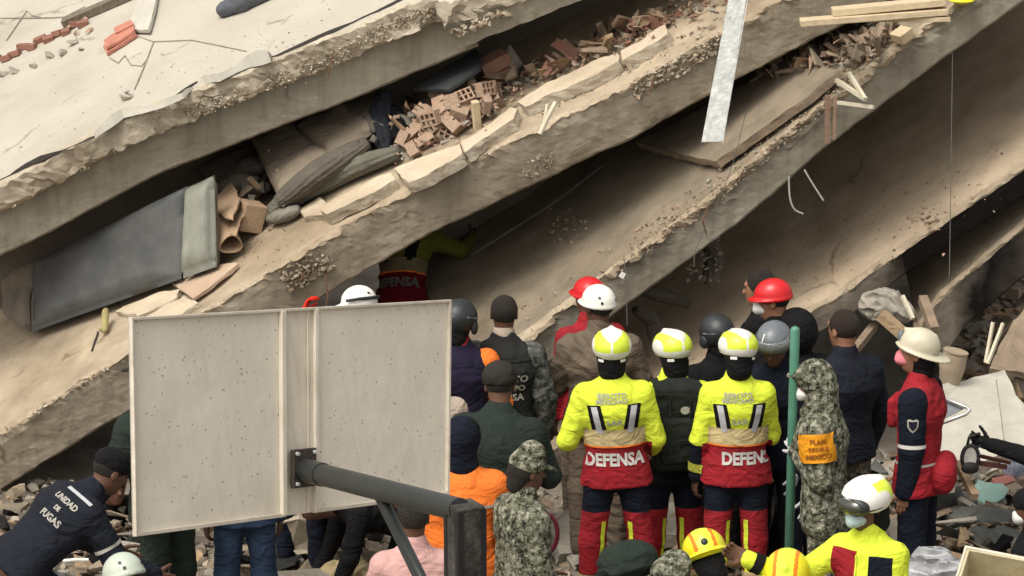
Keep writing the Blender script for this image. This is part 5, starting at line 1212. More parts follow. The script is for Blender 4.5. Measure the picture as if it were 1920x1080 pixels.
def cushion(pp, hs, m, label, seed, th=.10):
    o = puffy([s2.at(x, y, hh) for (x, y), hh in zip(pp, hs)], th, 'cushion', m, None, seed, 16, .02, .02); return tag(o, label, 'cushion', 'cushions squeezed under the roof slab')
cushion([(470, 262), (548, 228), (625, 290), (530, 388)], (.26, .26, .18, .14), M_cush, 'brown cushion squeezed under the roof slab, left of two', 3)
cushion([(548, 240), (650, 190), (722, 236), (622, 298)], (.26, .26, .18, .16), M_cush, 'brown cushion squeezed under the roof slab, right of two', 5)
cushion([(612, 205), (700, 160), (738, 200), (700, 248)], (.24, .24, .2, .2), M_cushd, 'dark bedding corner just left of the black hanging coat', 7)
cushion([(370, 322), (474, 268), (500, 318), (410, 362)], (.24, .24, .16, .16), M_cushd, 'flat grey bundle squeezed over the cardboard flaps', 8, .08)
def roll(pts, r, m, label, name='rolled_cloth', ridges=9, twist=6.0, amp=.16, cat='rolled cloth'):
    pts = [np.array(p) for p in pts]; n = 36; out = []
    for i in range(n + 1):
        t = i / n * (len(pts) - 1); k = min(int(t), len(pts) - 2); f = t - k; out.append(lerp(pts[k], pts[k + 1], f))
    for _ in range(6): out = [out[0]] + [(out[i - 1] + out[i] * 2 + out[i + 1]) / 4 for i in range(1, n)] + [out[-1]]
    V = []; ns = 48
    for i, p in enumerate(out):
        t_ = unit(out[min(i + 1, n)] - out[max(0, i - 1)]); u_, v_, _ = frame_of(t_); env = (math.sin(math.pi * min(1, max(0, .06 + i / n * .88)))) ** .4
        for j in range(ns):
            a = 6.283 * j / ns; rr = r * env * (1 + amp * abs(math.sin(ridges / 2 * a + twist * i / n)) - amp / 2); V.append(p + u_ * math.cos(a) * rr + v_ * math.sin(a) * rr * .8)
    F = [(i * ns + j, i * ns + (j + 1) % ns, (i + 1) * ns + (j + 1) % ns, (i + 1) * ns + j) for i in range(n) for j in range(ns)] + [list(range(ns))[::-1], [n * ns + j for j in range(ns)]]
    return tag(mkmesh(name, V, F, m, None, True), label, cat)
roll([s2.at(505, 398, .08), s2.at(560, 362, .10), s2.at(650, 318, .10), s2.at(748, 285, .08)], .10, fabric('grey_green_rolled_cloth', (.12, .125, .105), .9, .6, dust=.3), 'striped grey green rolled cloth along the slab above the screed strip')
roll([s2.at(520, 380, .16), s2.at(600, 322, .19), s2.at(690, 268, .18)], .105, M_cushd, 'dark ribbed bedding roll hanging from the brown cushions', ridges=14)
roll([s2.at(412, 352, .16), s2.at(450, 342, .18), s2.at(498, 352, .14)], .085, fabric('grey_bolster_cloth', (.17, .155, .13), .95, .7, dust=.4), 'short grey bolster over the cardboard box', ridges=5, amp=.08)
roll([s2.at(505, 412, .06), s2.at(535, 402, .07), s2.at(562, 392, .06)], .065, fabric('grey_pillow_cloth', (.20, .19, .165), .95, .75, dust=.3), 'small grey pillow end next to the screed strip', ridges=3, amp=.08)
roll([s2.at(722, 172, .32), s2.at(712, 222, .20), s2.at(722, 282, .06)], .085, fabric('slate_coat_cloth', (.028, .032, .040), .8, .6), 'black slate coat hanging left of the clay brick heap', 'coat', 6, 2.0, .2, 'coat')
roll([s2.at(742, 200, .22), s2.at(752, 235, .14), s2.at(742, 262, .10)], .055, F_blk, 'second dark garment between the coat and the bricks', 'garment', 6, 2.0, .2, 'garment')
# clay bricks
BG = 'broken hollow clay bricks heaped between the slabs'
bl = 'dusty broken hollow clay brick in the heap'
for k, (x, y, hh) in enumerate([(765, 262, .05), (782, 242, .10), (800, 262, .05), (812, 240, .10), (790, 215, .18), (832, 248, .05), (845, 226, .11), (862, 206, .14), (880, 222, .05), (872, 186, .18), (898, 204, .09), (912, 190, .12), (828, 205, .18), (755, 235, .12), (775, 285, .03), (905, 168, .18), (930, 178, .08), (850, 190, .2), (808, 222, .18)]):
    o = hollow_brick('clay_brick', (0, 0, 0), rotm(rnd.uniform(-1, 1), rnd.uniform(-.8, .8), rnd.uniform(-1.5, 1.5)), (rnd.uniform(.12, .19), rnd.uniform(.08, .13), .10), 3, 2, broken=.5, seed=k)
    o.location = tuple(s2.at(x, y, hh)); tag(o, bl, 'brick', BG)
box_at('concrete_block', s2.at(822, 168, .20), (.11, .10, .13), rotm(.1, .1, .4), M_brown, 'square brown block standing on top of the brick heap', 'block', .008)
box_at('timber_offcut', s2.at(893, 215, .16), (.05, .05, .20), rotm(.2, -.15, .3), M_wood2, 'pale upright board offcut at the right of the brick heap', 'board')
rock('mortar_lump', s2.at(885, 158, .18), .075, M_brown, 'rounded mortar lump with a dark hollow above the brick heap', 'mortar lump', 33, (1.3, .8, .7))
bb = empty('brick_block', s2.at(930, 130, .12)); tag(bb, 'big block of red brickwork with mortar lying under the roof slab', 'brickwork')
R_ = rotm(.15, -.42, .35); 
for k, (dx, dz) in enumerate(((0, -.055), (0.0, .055))):
    mb = MB(); mb.box(np.array(R_) @ A(dx, 0, dz), np.array(R_)[:, 0] * .11, np.array(R_)[:, 1] * .07, np.array(R_)[:, 2] * .048); bevel(mb.build('brick', mat('red_brick', (.36, .17, .11), .95, (.26, .12, .08), scale=10, bump=.5, dust=.5), bb), .006)
V, F = rock_vf(np.array(R_) @ A(.13, -.01, .0), .085, 5, (.7, .8, 1.2)); mkmesh('mortar', V, F, M_grey, bb)
s2plate('leaning_sheet', [(775, 165), (890, 92), (902, 100), (900, 128), (842, 168)], .02, mat('dark_blue_grey_sheet', (.055, .062, .065), .8, (.04, .045, .047), bump=.2), 'dark blue grey sheet leaning behind the brick heap', 'sheet', .004, 4, .28)
def line_scatter(s, x0, x1, yfun, n, smin, smax, seed, spread=18, hmax=.08):
    r = random.Random(seed); P = []; Z = []
    for _ in range(n):
        x = r.uniform(x0, x1); y = yfun(x) + r.gauss(0, spread); sz = smin * (smax / smin) ** (r.random() ** 1.6); P.append(s.at(x, y, r.uniform(0, hmax) * .6 + sz * .2)); Z.append(sz)
    return P, Z
def chips(name, parts, mats, label, seed, flat=(1, .75, .45), **kw):
    P = []; Z = []
    for a in parts: p, z = line_scatter(*a); P += p; Z += z
    return scatter(name, P, Z, mats, label, flat=flat, seed=seed)
chips('brick_rubble', [(s2, 735, 940, lambda x: 262 - (x - 750) * .42, 260, .010, .045, 1, 20, .16), (s2, 940, 1230, lambda x: 165 - (x - 940) * .36, 420, .008, .040, 2, 16, .14), (s2, 1150, 1420, lambda x: 70 - (x - 1150) * .42, 300, .008, .045, 3, 16, .12), (s2, 880, 1060, lambda x: 190 - (x - 880) * .45, 120, .01, .03, 4, 8, .04)],
      [M_brick, M_brown, M_tile, M_grey], 'clay brick rubble spilling along the gap under the roof slab', 8)
chips('plaster_rubble', [(s2, 420, 560, lambda x: 470 - (x - 420) * .55, 90, .006, .022, 5, 10, .01), (s2, 250, 600, lambda x: 590 - (x - 250) * .52, 90, .005, .015, 6, 20, .01), (s2, 1000, 1380, lambda x: 215 - (x - 1000) * .50, 130, .008, .03, 7, 6, .02)], [M_rough, M_grey, M_brown], 'small plaster crumbs lying on the second slab', 9)
chips('slab_rubble', [(s3, 1180, 1345, lambda x: 470 - (x - 1180) * .78, 170, .005, .022, 11, 14, .02), (s3, 1345, 1520, lambda x: 345 - (x - 1345) * .85, 130, .005, .020, 12, 10, .02), (s3, 930, 1180, lambda x: 610 - (x - 930) * .55, 150, .005, .022, 13, 26, .01), (s3, 1030, 1100, lambda x: 425, 60, .006, .025, 14, 14, .01), (s3, 1420, 1650, lambda x: 135 - (x - 1420) * .28, 420, .008, .045, 15, 18, .10), (s3, 1520, 1690, lambda x: 195 - (x - 1520) * .80, 120, .008, .030, 16, 8, .03)], [M_brown, M_rough, M_brick, M_grey], 'brown rubble crumbs along the edge of the middle slab', 10)
chips('slab_dust', [(s4, 1400, 1900, lambda x: 560 - (x - 1400) * .5, 160, .005, .022, 21, 30, .01), (s4, 1700, 1760, lambda x: 410, 30, .01, .03, 22, 8, .02)], [M_brown, M_brick], 'dusty crumbs on the floor slab over the soot', 11)
chips('roof_crumbs', [(s1, 20, 700, lambda x: 290 - x * .42, 110, .004, .014, 31, 22, .0), (s1, 60, 600, lambda x: 130, 80, .004, .014, 32, 60, .0), (s1, 480, 560, lambda x: 82, 30, .005, .012, 33, 6, 0)], [M_pale, M_grey, M_screed], 'plaster crumbs scattered on the cream roof slab', 12)
# crumbs stuck on crumbling faces
def face_scatter(s, x0, x1, n0, n1, n, smin, smax, seed):
    r = random.Random(seed); P = []; Z = []
    for _ in range(n):
        x = r.uniform(x0, x1); nn_ = r.uniform(n0, n1); sz = r.uniform(smin, smax); P.append(s.pt(x, r.uniform(-.012, .012), -nn_)); Z.append(sz)
    return P, Z
P = []; Z = []
for a in ((s1, 330, 640, .09, .20, 620, .004, .020, 1), (s1, 640, 840, .05, .17, 420, .004, .022, 2), (s1, 0, 330, .16, .20, 80, .006, .016, 3), (sb, 845, 950, .0, .06, 60, .015, .04, 8)):
    p, z = face_scatter(*a); P += p; Z += z
scatter('crumbling_mortar', P, Z, [M_rough, M_rough, M_screed], 'crumbling brown mortar exposed along the lip of the roof slab', flat=(1, .5, .6), seed=3)
P = []; Z = []
for a in ((s2, 520, 600, .03, .22, 200, .007, .028, 4), (s2, 1180, 1360, .0, .12, 340, .008, .032, 5), (s2, 950, 1010, .18, .30, 40, .008, .02, 6), (s3, 1340, 1560, .0, .06, 150, .005, .016, 7), (s3, 1180, 1340, .0, .05, 80, .005, .016, 9), (s2, 0, 400, .0, .03, 140, .006, .022, 10)):
    p, z = face_scatter(*a); P += p; Z += z
scatter('crumbling_concrete', P, Z, [M_rough, M_brown, M_screed], 'crumbling broken concrete on the faces of the floor slabs', flat=(1, .5, .6), seed=4)
# things on the roof slab
M_dark = mat('dark_crack', (.05, .045, .04), .95, bump=.3)
def strip_along(s, pts, w_, hgt, m, name, label, cat, seed, kind=None):
    """thin curled membrane strip following pixel points on a slab"""
    P = []
    for (a, b) in zip(pts[:-1], pts[1:]):
        for k in range(6): P.append((lerp(a[0], b[0], k / 6), lerp(a[1], b[1], k / 6)))
    P.append(pts[-1]); V = []
    for i, (x, y) in enumerate(P):
        q = s.at(x, y); n1 = float(fbm(np.array([q]), 5, 3, seed)[0]); ww = w_ * (1 + .6 * n1)
        for (db, dh) in ((-ww, 0.002), (-ww * .5, hgt * (1.0 + n1)), (0, hgt * .6 * (1 + n1)), (ww * .35, .002)): V.append(q + s.Bv * db + s.N * dh)
    n = len(P); F = [(i * 4 + j, (i + 1) * 4 + j, (i + 1) * 4 + j + 1, i * 4 + j + 1) for i in range(n - 1) for j in range(3)] + [(0, 1, 2, 3), tuple((n - 1) * 4 + k for k in (3, 2, 1, 0))]
    return tag(mkmesh(name, V, F, m), label, cat)
strip_along(s1, [(0, 338), (60, 306), (180, 256), (240, 212), (300, 202), (370, 156), (418, 146), (455, 120), (520, 104), (640, 52), (770, -8)], .022, .016, M_dark, 'roof_joint', 'dark open joint running along the edge of the cream roof slab', 'joint', 4)
strip_along(s1, [(180, 254), (235, 214), (300, 200), (345, 180), (368, 158)], .05, .035, M_pale, 'lifted_membrane', 'lifted white membrane flap over the roof joint, left part', 'membrane', 6)
strip_along(s1, [(360, 165), (385, 150), (415, 146), (470, 118), (510, 108)], .075, .06, M_pale, 'lifted_membrane', 'crumpled white membrane bulge in the middle of the roof joint', 'membrane', 9)
for pts, lab in (([(250, 66), (288, 78), (360, 75), (405, 84), (462, 96)], 'thin grey cord lying right of the red tile fragments'), ([(288, 78), (270, 125), (252, 168)], 'thin cord running down to the round concrete lump'), ([(205, 108), (222, 118), (234, 104), (246, 122), (266, 124), (274, 112)], 'curled bit of wire below the red tile fragments'), ([(12, 76), (50, 20), (62, 30), (76, 32)], 'thin stick at the upper left corner of the roof slab'), ([(0, 34), (60, 34), (120, 32), (160, 12)], 'long thin wire across the upper left corner')):
    MB().tube([s1.at(x, y, .006) for x, y in pts], .0045, 5).build('wire', M_grey); tag(bpy.data.objects[[o.name for o in bpy.data.objects if o.name.startswith('wire')][-1]], lab, 'wire')
rt = empty('tile_fragments', s1.at(222, 78)); tag(rt, 'stacked red clay tile fragments on the cream roof slab', 'tiles')
for k, (pp, h_) in enumerate((([(192, 86), (246, 50), (256, 64), (200, 100)], .03), ([(194, 76), (248, 40), (252, 56), (198, 90)], .06), ([(212, 52), (246, 36), (250, 44), (216, 62)], .075))):
    rel(plate('tile', [s1.at(x, y, h_) for x, y in pp], .022, mat('bright_clay_tile', (.50, .20, .14), .9, (.38, .14, .10), scale=9, bump=.4, dust=.2), rt, .006, k, .03), rt)
o = s2plate('cement_slab', [(240, 52), (262, -12), (296, -14), (278, 56)], .03, M_pale, 'pale cement piece standing above the red tile fragments', 'cement piece', .006, 3, .05, s1)
ring = empty('concrete_lump', s1.at(236, 186)); tag(ring, 'round concrete lump alone on the cream roof slab', 'concrete lump')
V, F = rock_vf((0, 0, .025), .058, 44, (1, 1, .6), n=22); mkmesh('lump', V, F, M_pale, ring, False); V, F = rock_vf((.012, -.02, .055), .026, 45, (1, 1, .4)); mkmesh('stone', V, F, M_grey, ring)
mb = MB(); q0, q1 = s1.at(118, 44, .035), s1.at(285, -28, .035); ux = unit(q1 - q0); mb.box((q0 + q1) / 2, (q1 - q0) / 2, s1.Bv * .045, s1.N * .03)
tag(bevel(mb.build('timber_beam', mat('weathered_timber', (.20, .165, .125), .9, (.12, .10, .078), scale=12, bump=.5, stretch=(5, 1, 1))), .004), 'weathered timber beam at the top left behind the tile rubble', 'timber')
for k in range(11):
    x = -5 + k * 16; y = 112 - k * 7 + rnd.uniform(-4, 4); mb = MB(); R_ = np.array(rotm(rnd.uniform(-.3, .3), rnd.uniform(-.3, .3) - .3, rnd.uniform(-.4, .4))); mb.box((0, 0, 0), R_[:, 0] * rnd.uniform(.025, .05), R_[:, 1] * .03, R_[:, 2] * .022)
    o = mb.build('red_tile', M_tile); o.location = tuple(s1.at(x, y, .02)); bevel(o, .004); tag(o, 'broken red clay tile in the row', 'tile', 'row of broken red tiles on the roof slab')
for k, (x, y, sz) in enumerate(((8, 138, .05), (30, 132, .06), (62, 124, .045), (96, 104, .06), (118, 98, .065), (140, 80, .05), (152, 92, .03))):
    rock('mortar_block', s1.at(x, y, .01), sz, M_grey, 'grey mortar block beside the red tile row', 'mortar block', 60 + k, (1.3, .7, .5), 'grey mortar blocks along the red tile row')
for k, (x, y) in enumerate(((130, 52), (150, 44), (168, 56), (158, 36), (140, 60))): rock('brick_shard', s1.at(x, y, .02), .035, M_brick, 'brown brick shard at the foot of the timber beam', 'brick shard', 80 + k, (1.2, .6, .5), 'brick shards at the timber beam')
sdf_obj('sack', [('add', Cone(s1.at(420, 18, .05), s1.at(452, 4, .06), .055, .075), .03), ('add', Cone(s1.at(452, 4, .06), s1.at(500, -14, .05), .07, .05), .03)], mat('slate_rubber', (.10, .11, .13), .6, (.06, .065, .08), bump=.3), None, .012, .006, 3)
tag(bpy.data.objects['sack'], 'slate grey bundled sack at the top edge of the roof slab', 'sack')

# ------------------------------------------------------------------ on the middle slab
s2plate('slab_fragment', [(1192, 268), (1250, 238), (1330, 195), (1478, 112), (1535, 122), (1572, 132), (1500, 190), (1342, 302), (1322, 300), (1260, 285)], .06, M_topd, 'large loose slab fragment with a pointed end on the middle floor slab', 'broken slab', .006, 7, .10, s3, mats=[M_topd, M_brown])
def stick(p, q, r, m, label, cat='stick', name='stick', sq=False):
    mb = MB(); p, q = np.array(p), np.array(q)
    if sq: t_ = unit(q - p); u_, v_, _ = frame_of(t_); mb.box((p + q) / 2, (q - p) / 2, u_ * r, v_ * r)
    else: mb.tube([p, lerp(p, q, .5) + A(0, 0, r * .4), q], r, 8)
    return tag(mb.build(name, m), label, cat)
M_stick = mat('cream_stick', (.60, .56, .44), .7, (.50, .45, .34), bump=.1)
stick(U(1568, 150, 23.2), U(1624, 187, 23.0), .013, M_stick, 'cream square stick poking from the slab, upper of the two that meet', sq=True)
stick(U(1592, 137, 23.2), U(1622, 186, 22.96), .012, M_stick, 'short cream square stick meeting the other at a point', sq=True)
stick(U(1570, 192, 23.2), U(1638, 201, 22.98), .011, M_stick, 'lowest cream stick poking flat out of the middle slab', sq=True)
stick(U(1552, 178, 23.2), U(1551, 268, 23.25), .018, mat('brown_strip', (.26, .17, .12), .9, (.17, .11, .08), bump=.3), 'brown strip hanging over the beam below the cream sticks, left one', 'strip', 'hanging_batten', True)
stick(U(1566, 180, 23.2), U(1564, 262, 23.2), .011, MATS['brown_strip'], 'thinner brown strip hanging beside the other below the cream sticks', 'strip', 'hanging_batten', True)
for k in range(7):
    x = 1440 + k * 30; a = s3.at(x, 150 - k * 12 + rnd.uniform(-8, 8), .04); b_ = s3.at(x + rnd.uniform(20, 50), 140 - k * 14 + rnd.uniform(-16, 16), .10)
    stick(a, b_, .010, M_brown, 'dusty splintered stick in the rubble on the middle slab', 'stick', 'splintered_stick')['group'] = 'splintered sticks on the middle slab'
box_at('wood_block', s3.at(1692, 66, .05), (.11, .13, .07), rotm(0, -.5, .5), M_wood2, 'pale wooden block at the end of the long crack', 'wooden block')
mb = MB(); a, b_ = s3.at(1595, 118, .04), s3.at(1672, 44, .05); mb.box((a + b_) / 2, (b_ - a) / 2, s3.Bv * .05, s3.N * .04); tag(bevel(mb.build('timber_beam', mat('brown_timber', (.24, .18, .14), .9, (.16, .12, .09), bump=.4)), .006), 'short brown timber beam leading up to the pale wooden block', 'timber')
for k, (a, b_, w_) in enumerate((((1500, 42), (1776, 20), .016), ((1560, 22), (1772, 2), .018), ((1620, 34), (1780, 34), .012))):
    p, q = U(a[0], a[1], 22.95 + .05 * k), U(b_[0], b_[1], 23.0); mb = MB(); t_ = unit(q - p); mb.box((p + q) / 2, (q - p) / 2, np.cross(t_, A(0, 1, 0)) * w_ * 1.3, A(0, 1, 0) * .07)
    tag(bevel(mb.build('plank', M_wood2), .004), ('broad planks at the upper right, lowest and longest one', 'broad pale plank at the upper right, upper one', 'narrow pale batten under the planks at the upper right')[k], 'plank')
q = s3.at(1803, -8, .05); sdf_obj('yellow_helmet', [('add', Ell(q, (.075, .075, .06)), .01), ('add', Ell(q - A(0, 0, .03), (.09, .095, .012)), .02)], H_yel2, None, .008); tag(bpy.data.objects['yellow_helmet'], 'yellow helmet brim just entering at the top right edge', 'helmet')
stick(U(1042, 192, 23.1), U(1012, 252, 23.05), .016, M_stick, 'pale splintered stick hanging over the second slab edge', 'stick', 'splinter')
stick(U(1026, 196, 23.1), U(1020, 232, 23.06), .010, M_stick, 'short pale splinter beside the hanging splintered stick', 'stick', 'splinter')
# wires and cables
def wire(pts, r, m, label, d=23.0, name='cable'):
    P = [U(x, y, d) for x, y in pts]; out = []
    for a, b in zip(P[:-1], P[1:]):
        for k in range(4): out.append(lerp(a, b, k / 4))
    out.append(P[-1])
    for _ in range(3): out = [out[0]] + [(out[i - 1] + 2 * out[i] + out[i + 1]) / 4 for i in range(1, len(out) - 1)] + [out[-1]]
    return tag(MB().tube(out, r, 5).build(name, m), label, 'cable')
M_cable = mat('pale_cable', (.42, .41, .37), .7, bump=0)
M_cabled = mat('grey_cable', (.12, .12, .11), .7, bump=0)
wire([(1479, 330), (1480, 370), (1488, 394), (1506, 401)], .006, M_cable, 'pale hooked cable hanging under the middle slab', 23.4)
wire([(1508, 318), (1522, 342), (1544, 376)], .006, M_cable, 'short slanting pale cable right of the hooked cable', 23.4)
wire([(1786, 100), (1784, 260), (1782, 400), (1780, 520)], .003, M_cabled, 'thin vertical cable crossing the sooty slab at the right', 23.1)
wire([(1170, 480), (1174, 530), (1176, 610)], .003, M_cabled, 'thin cable with a white tag hanging on the beam end', 23.0)
wire([(1400, 205), (1370, 330), (1300, 470), (1302, 500)], .0025, M_cabled, 'fine cable trailing across the beam under the steel strip', 23.2)
wire([(888, 476), (960, 430), (1040, 380), (1130, 310)], .008, M_cabled, 'straight grey conduit in the dark void above the middle slab', 24.6, 'conduit')
box_at('white_tag', U(1167, 516, 22.98), (.035, .006, .04), rotm(0, .5, 0), H_white, 'small white tag stuck on the beam face above the crowd', 'tag', .001)
# things under the middle slab
def rr_(label, pts, r, m, name, cat, **k): return roll([U(*p) for p in pts], r, m, label, name, cat=cat, **k)
rr_('dark twisted ducting hanging under the beam end, upper one', [(1195, 545, 24.0), (1240, 552, 24.1), (1292, 572, 24.2)], .06, fabric('dark_ducting', (.06, .055, .05), .9, .6, dust=.3), 'ducting', 'ducting')
rr_('dark twisted ducting hanging under the beam end, lower one', [(1190, 580, 23.9), (1225, 600, 24.0), (1232, 650, 24.0)], .06, MATS['dark_ducting'], 'ducting', 'ducting')
rr_('dark hanging bundle of debris under the middle slab', [(1325, 440, 23.9), (1340, 480, 24.0), (1330, 535, 24.0)], .07, MATS['dark_ducting'], 'debris_bundle', 'debris')
rnd2 = random.Random(9)
scatter('hanging_debris', [U(rnd2.uniform(1290, 1350), rnd2.uniform(445, 530), 23.9 + rnd2.random() * .1) for _ in range(110)], [rnd2.uniform(.01, .03) for _ in range(110)], [M_grey, M_brown, MATS['dark_ducting']], 'shredded grey debris hanging under the middle slab', seed=5)
sdf_obj('crumpled_bag', [('add', Ell(U(1655, 572, 23.6), (.15, .10, .10)), .02), ('add', Ell(U(1690, 585, 23.6), (.08, .08, .06)), .03)], mat('dusty_film', (.36, .33, .28), .5, (.22, .20, .17), bump=.5, bscale=12), None, .012, .018, 4); tag(bpy.data.objects['crumpled_bag'], 'dusty crumpled bag caught under the sooty slab', 'bag')
stick(U(1652, 590, 23.3), U(1718, 648, 23.2), .035, M_wood, 'broken brown plank sloping under the crumpled bag', 'plank', 'broken_plank', True)
stick(U(1692, 555, 23.5), U(1712, 598, 23.4), .012, M_stick, 'pale edging strip on the crumpled bag', 'strip', 'edging', True)
for k, (p, q, r) in enumerate((((1700, 620), (1745, 660), .03), ((1712, 590), (1725, 640), .02), ((1640, 610), (1600, 660), .025), ((1730, 560), (1752, 620), .03))):
    stick(U(*p, 23.7), U(*q, 23.4), r, M_brown, 'brown broken timber jammed below the sooty slab', 'timber', 'broken_timber', True)['group'] = 'timbers jammed below the sooty slab'
# rubble slope at the right
def slope_pt(x, y, up=0.0):
    """ground under a pixel: march along the ray"""
    for d in np.arange(17, 30, .03):
        p = U(x, y, d)
        if p[2] <= base_ground(p[0], p[1]) - .02: return p + A(0, 0, up)
    return U(x, y, 26)
M_pile = [M_brown, M_grey, M_brown, M_rough]
P = []; Z = []
for _ in range(900):
    x = rnd2.uniform(1740, 1925); y = rnd2.uniform(505, 720)
    if y < 700 - (x - 1740) * 1.0: continue
    P.append(slope_pt(x, y, rnd2.uniform(-.01, .05))); Z.append(.012 + .055 * rnd2.random() ** 2.5)
scatter('slope_rubble', P, Z, M_pile, 'brown rubble slope below the lowest slab at the right edge', flat=(1.2, .8, .35), seed=14)
for k in range(34):
    x = rnd2.uniform(1750, 1925); y = rnd2.uniform(540, 700)
    if y < 705 - (x - 1740) * 1.0: continue
    pp = slope_pt(x, y, .03); V, F = [], []
    mb = MB(); R_ = np.array(rotm(rnd2.uniform(-.5, .5), rnd2.uniform(-.9, .3), rnd2.uniform(-1, 1))); mb.box((0, 0, 0), R_[:, 0] * rnd2.uniform(.06, .17), R_[:, 1] * rnd2.uniform(.02, .08), R_[:, 2] * .014)
    o = mb.build('broken_board', [M_brown, M_wood, M_grey][k % 3]); o.location = tuple(pp); bevel(o, .004); tag(o, 'dusty broken slat on the rubble slope', 'slat', 'broken slats on the rubble slope')
stick(U(1848, 680, 22.9), U(1862, 604, 22.9), .010, M_stick, 'left cream batten of the pair leaning on the rubble slope', 'batten', 'batten', True)
stick(U(1852, 682, 22.85), U(1881, 606, 22.9), .010, M_stick, 'right cream batten of the pair leaning on the rubble slope', 'batten', 'batten', True)
tag(plate('brown_slab', [U(1855, 690, 23.2), U(1900, 600, 23.8), U(1935, 560, 24.0), U(1935, 700, 23.3)], .05, M_brown, None, .01, 3, .05), 'reddish brown slab tilted at the right edge behind the battens', 'broken slab')
c = U(1785, 690, 22.7); mb = MB(); mb.tube([c + A(-.02, 0, -.13), c + A(0, 0, .0), c + A(.02, -.01, .11)], [.06, .085, .08], 20); mb.tube([c + A(.02, -.01, .11), c + A(.022, -.01, .12)], [.084, .084], 20)
tag(mb.build('bucket', mat('tan_plastic', (.36, .29, .21), .7, (.28, .22, .16), bump=.2), None, False), 'tan bucket standing behind the paramedic in red', 'bucket')
tag(plate('pale_board', [U(1766, 722, 22.6), U(1835, 706, 22.9), U(1884, 694, 23.0), U(1905, 740, 22.7), U(1935, 775, 22.5), U(1935, 835, 22.0), U(1880, 850, 21.9), U(1800, 885, 21.7), U(1760, 880, 21.8)], .06, M_pale, None, .006, 8, .05, [M_pale, M_screed]), 'large pale plaster board lying tilted behind the black gloved arm', 'plaster board')
stick(U(1868, 712, 22.60), U(1884, 835, 21.80), .004, M_grey, 'straight seam batten across the pale plaster board', 'batten', 'seam')
fr = empty('folding_frame', U(1790, 790, 21.4)); tag(fr, 'silver metal frame with grey cloth behind the paramedic', 'folding frame')
rel(MB().tube([U(1758, 742, 21.4), U(1814, 764, 21.35), U(1818, 770, 21.34), U(1812, 776, 21.33), U(1760, 796, 21.3)], .012, 8).build('tube_frame', mat('bright_tube', (.6, .6, .58), .3, (.45, .45, .44), bump=0, metal=.6), fr, True), fr)
rel(plate('cloth', [U(1760, 746, 21.42), U(1808, 766, 21.38), U(1760, 790, 21.33)], .006, mat('grey_blue_cloth', (.22, .25, .27), .8, (.17, .19, .21), bump=.3), fr), fr)
box_at('foam_box', G(1762, 908, .28), (.17, .14, .085), rotm(.05, .05, .3), mat('foam', (.66, .63, .54), .8, (.52, .49, .41), bump=.2), 'cream foam block on top of the grey crate', 'foam block', .008)
box_at('grey_crate', G(1768, 930, .14), (.19, .19, .19), rotm(0, 0, .25), mat('grey_crate_plastic', (.11, .11, .105), .7, (.075, .075, .07), bump=.3), 'grey crate under the cream foam block beside the paramedic', 'crate', .01)
stick(U(1795, 868, 21.2), U(1828, 932, 20.9), .022, M_wood, 'wooden slat leaning by the cream foam block', 'slat', 'leaning_board', True)
stick(U(1838, 855, 21.0), U(1895, 868, 21.0), .010, mat('maroon_paint', (.10, .035, .03), .6, bump=0), 'maroon bar under the held goggles, upper one', 'bar', 'maroon_rod', True)
stick(U(1822, 866, 20.95), U(1888, 876, 20.95), .013, MATS['maroon_paint'], 'maroon bar under the held goggles, lower one', 'bar', 'maroon_rod', True)
tag(plate('teal_sheet', [G(1815, 935, .10), G(1835, 900, .15), G(1880, 908, .15), G(1893, 918, .12), G(1872, 942, .10)], .01, mat('teal_plastic', (.22, .42, .38), .6, (.24, .33, .29), scale=4, bump=.4), None, .012, 3, .04), 'teal plastic sheet on the ground at the right', 'plastic sheet')
tag(plate('red_tray', [G(1858, 896, .16), G(1900, 888, .16), G(1905, 902, .14), G(1868, 912, .14)], .02, mat('faded_red_plastic', (.33, .13, .11), .8, (.26, .12, .10), bump=.2), None, .005, 3, .04), 'faded red tray behind the teal sheet', 'tray')
sdf_obj('white_blue_bag', [('add', Ell(G(1900, 872, .22), (.08, .06, .09)), .02)], mat('white_blue_plastic', (.55, .58, .62), .5, (.06, .09, .22), scale=9, bump=.4), None, .010, .012, 7); tag(bpy.data.objects['white_blue_bag'], 'white and blue printed bag at the right edge', 'bag')
sdf_obj('grey_tarp', [('add', Ell(G(1835, 975, .03), (.26, .16, .09)), .02), ('add', Ell(G(1800, 950, .05), (.12, .12, .10)), .04), ('add', Ell(G(1865, 1010, .03), (.20, .16, .07)), .04)], mat('grey_green_tarp', (.13, .135, .125), .7, (.09, .092, .085), bump=.6, bscale=9), None, .013, .022, 8); tag(bpy.data.objects['grey_tarp'], 'crumpled grey green tarpaulin heaped on the ground at the right', 'tarpaulin')
# cream bin bottom right
br = empty('cream_bin', G(1870, 1110, 0)); tag(br, 'dirty cream plastic bin open at the bottom right corner', 'bin')
M_bin = mat('dirty_cream_plastic', (.58, .52, .36), .6, (.40, .34, .21), scale=4, bump=.2)
bc = U(1868, 1122, 17.6); R_ = np.array(rotm(.5, .10, -.30)); W, Dp, Hh, tt = .19, .15, .16, .008
mb = MB()
for (cx, cy, cz, ax_, ay_, az_) in ((0, -Dp, 0, W, tt, Hh), (0, Dp, 0, W, tt, Hh), (-W + tt, 0, 0, tt, Dp - tt, Hh), (W - tt, 0, 0, tt, Dp - tt, Hh), (0, 0, -Hh + tt, W - 2 * tt, Dp - tt, tt)):
    mb.box(bc + R_ @ A(cx, cy, cz), R_[:, 0] * ax_, R_[:, 1] * ay_, R_[:, 2] * az_)
rel(bevel(mb.build('tub', M_bin, br), .004), br)
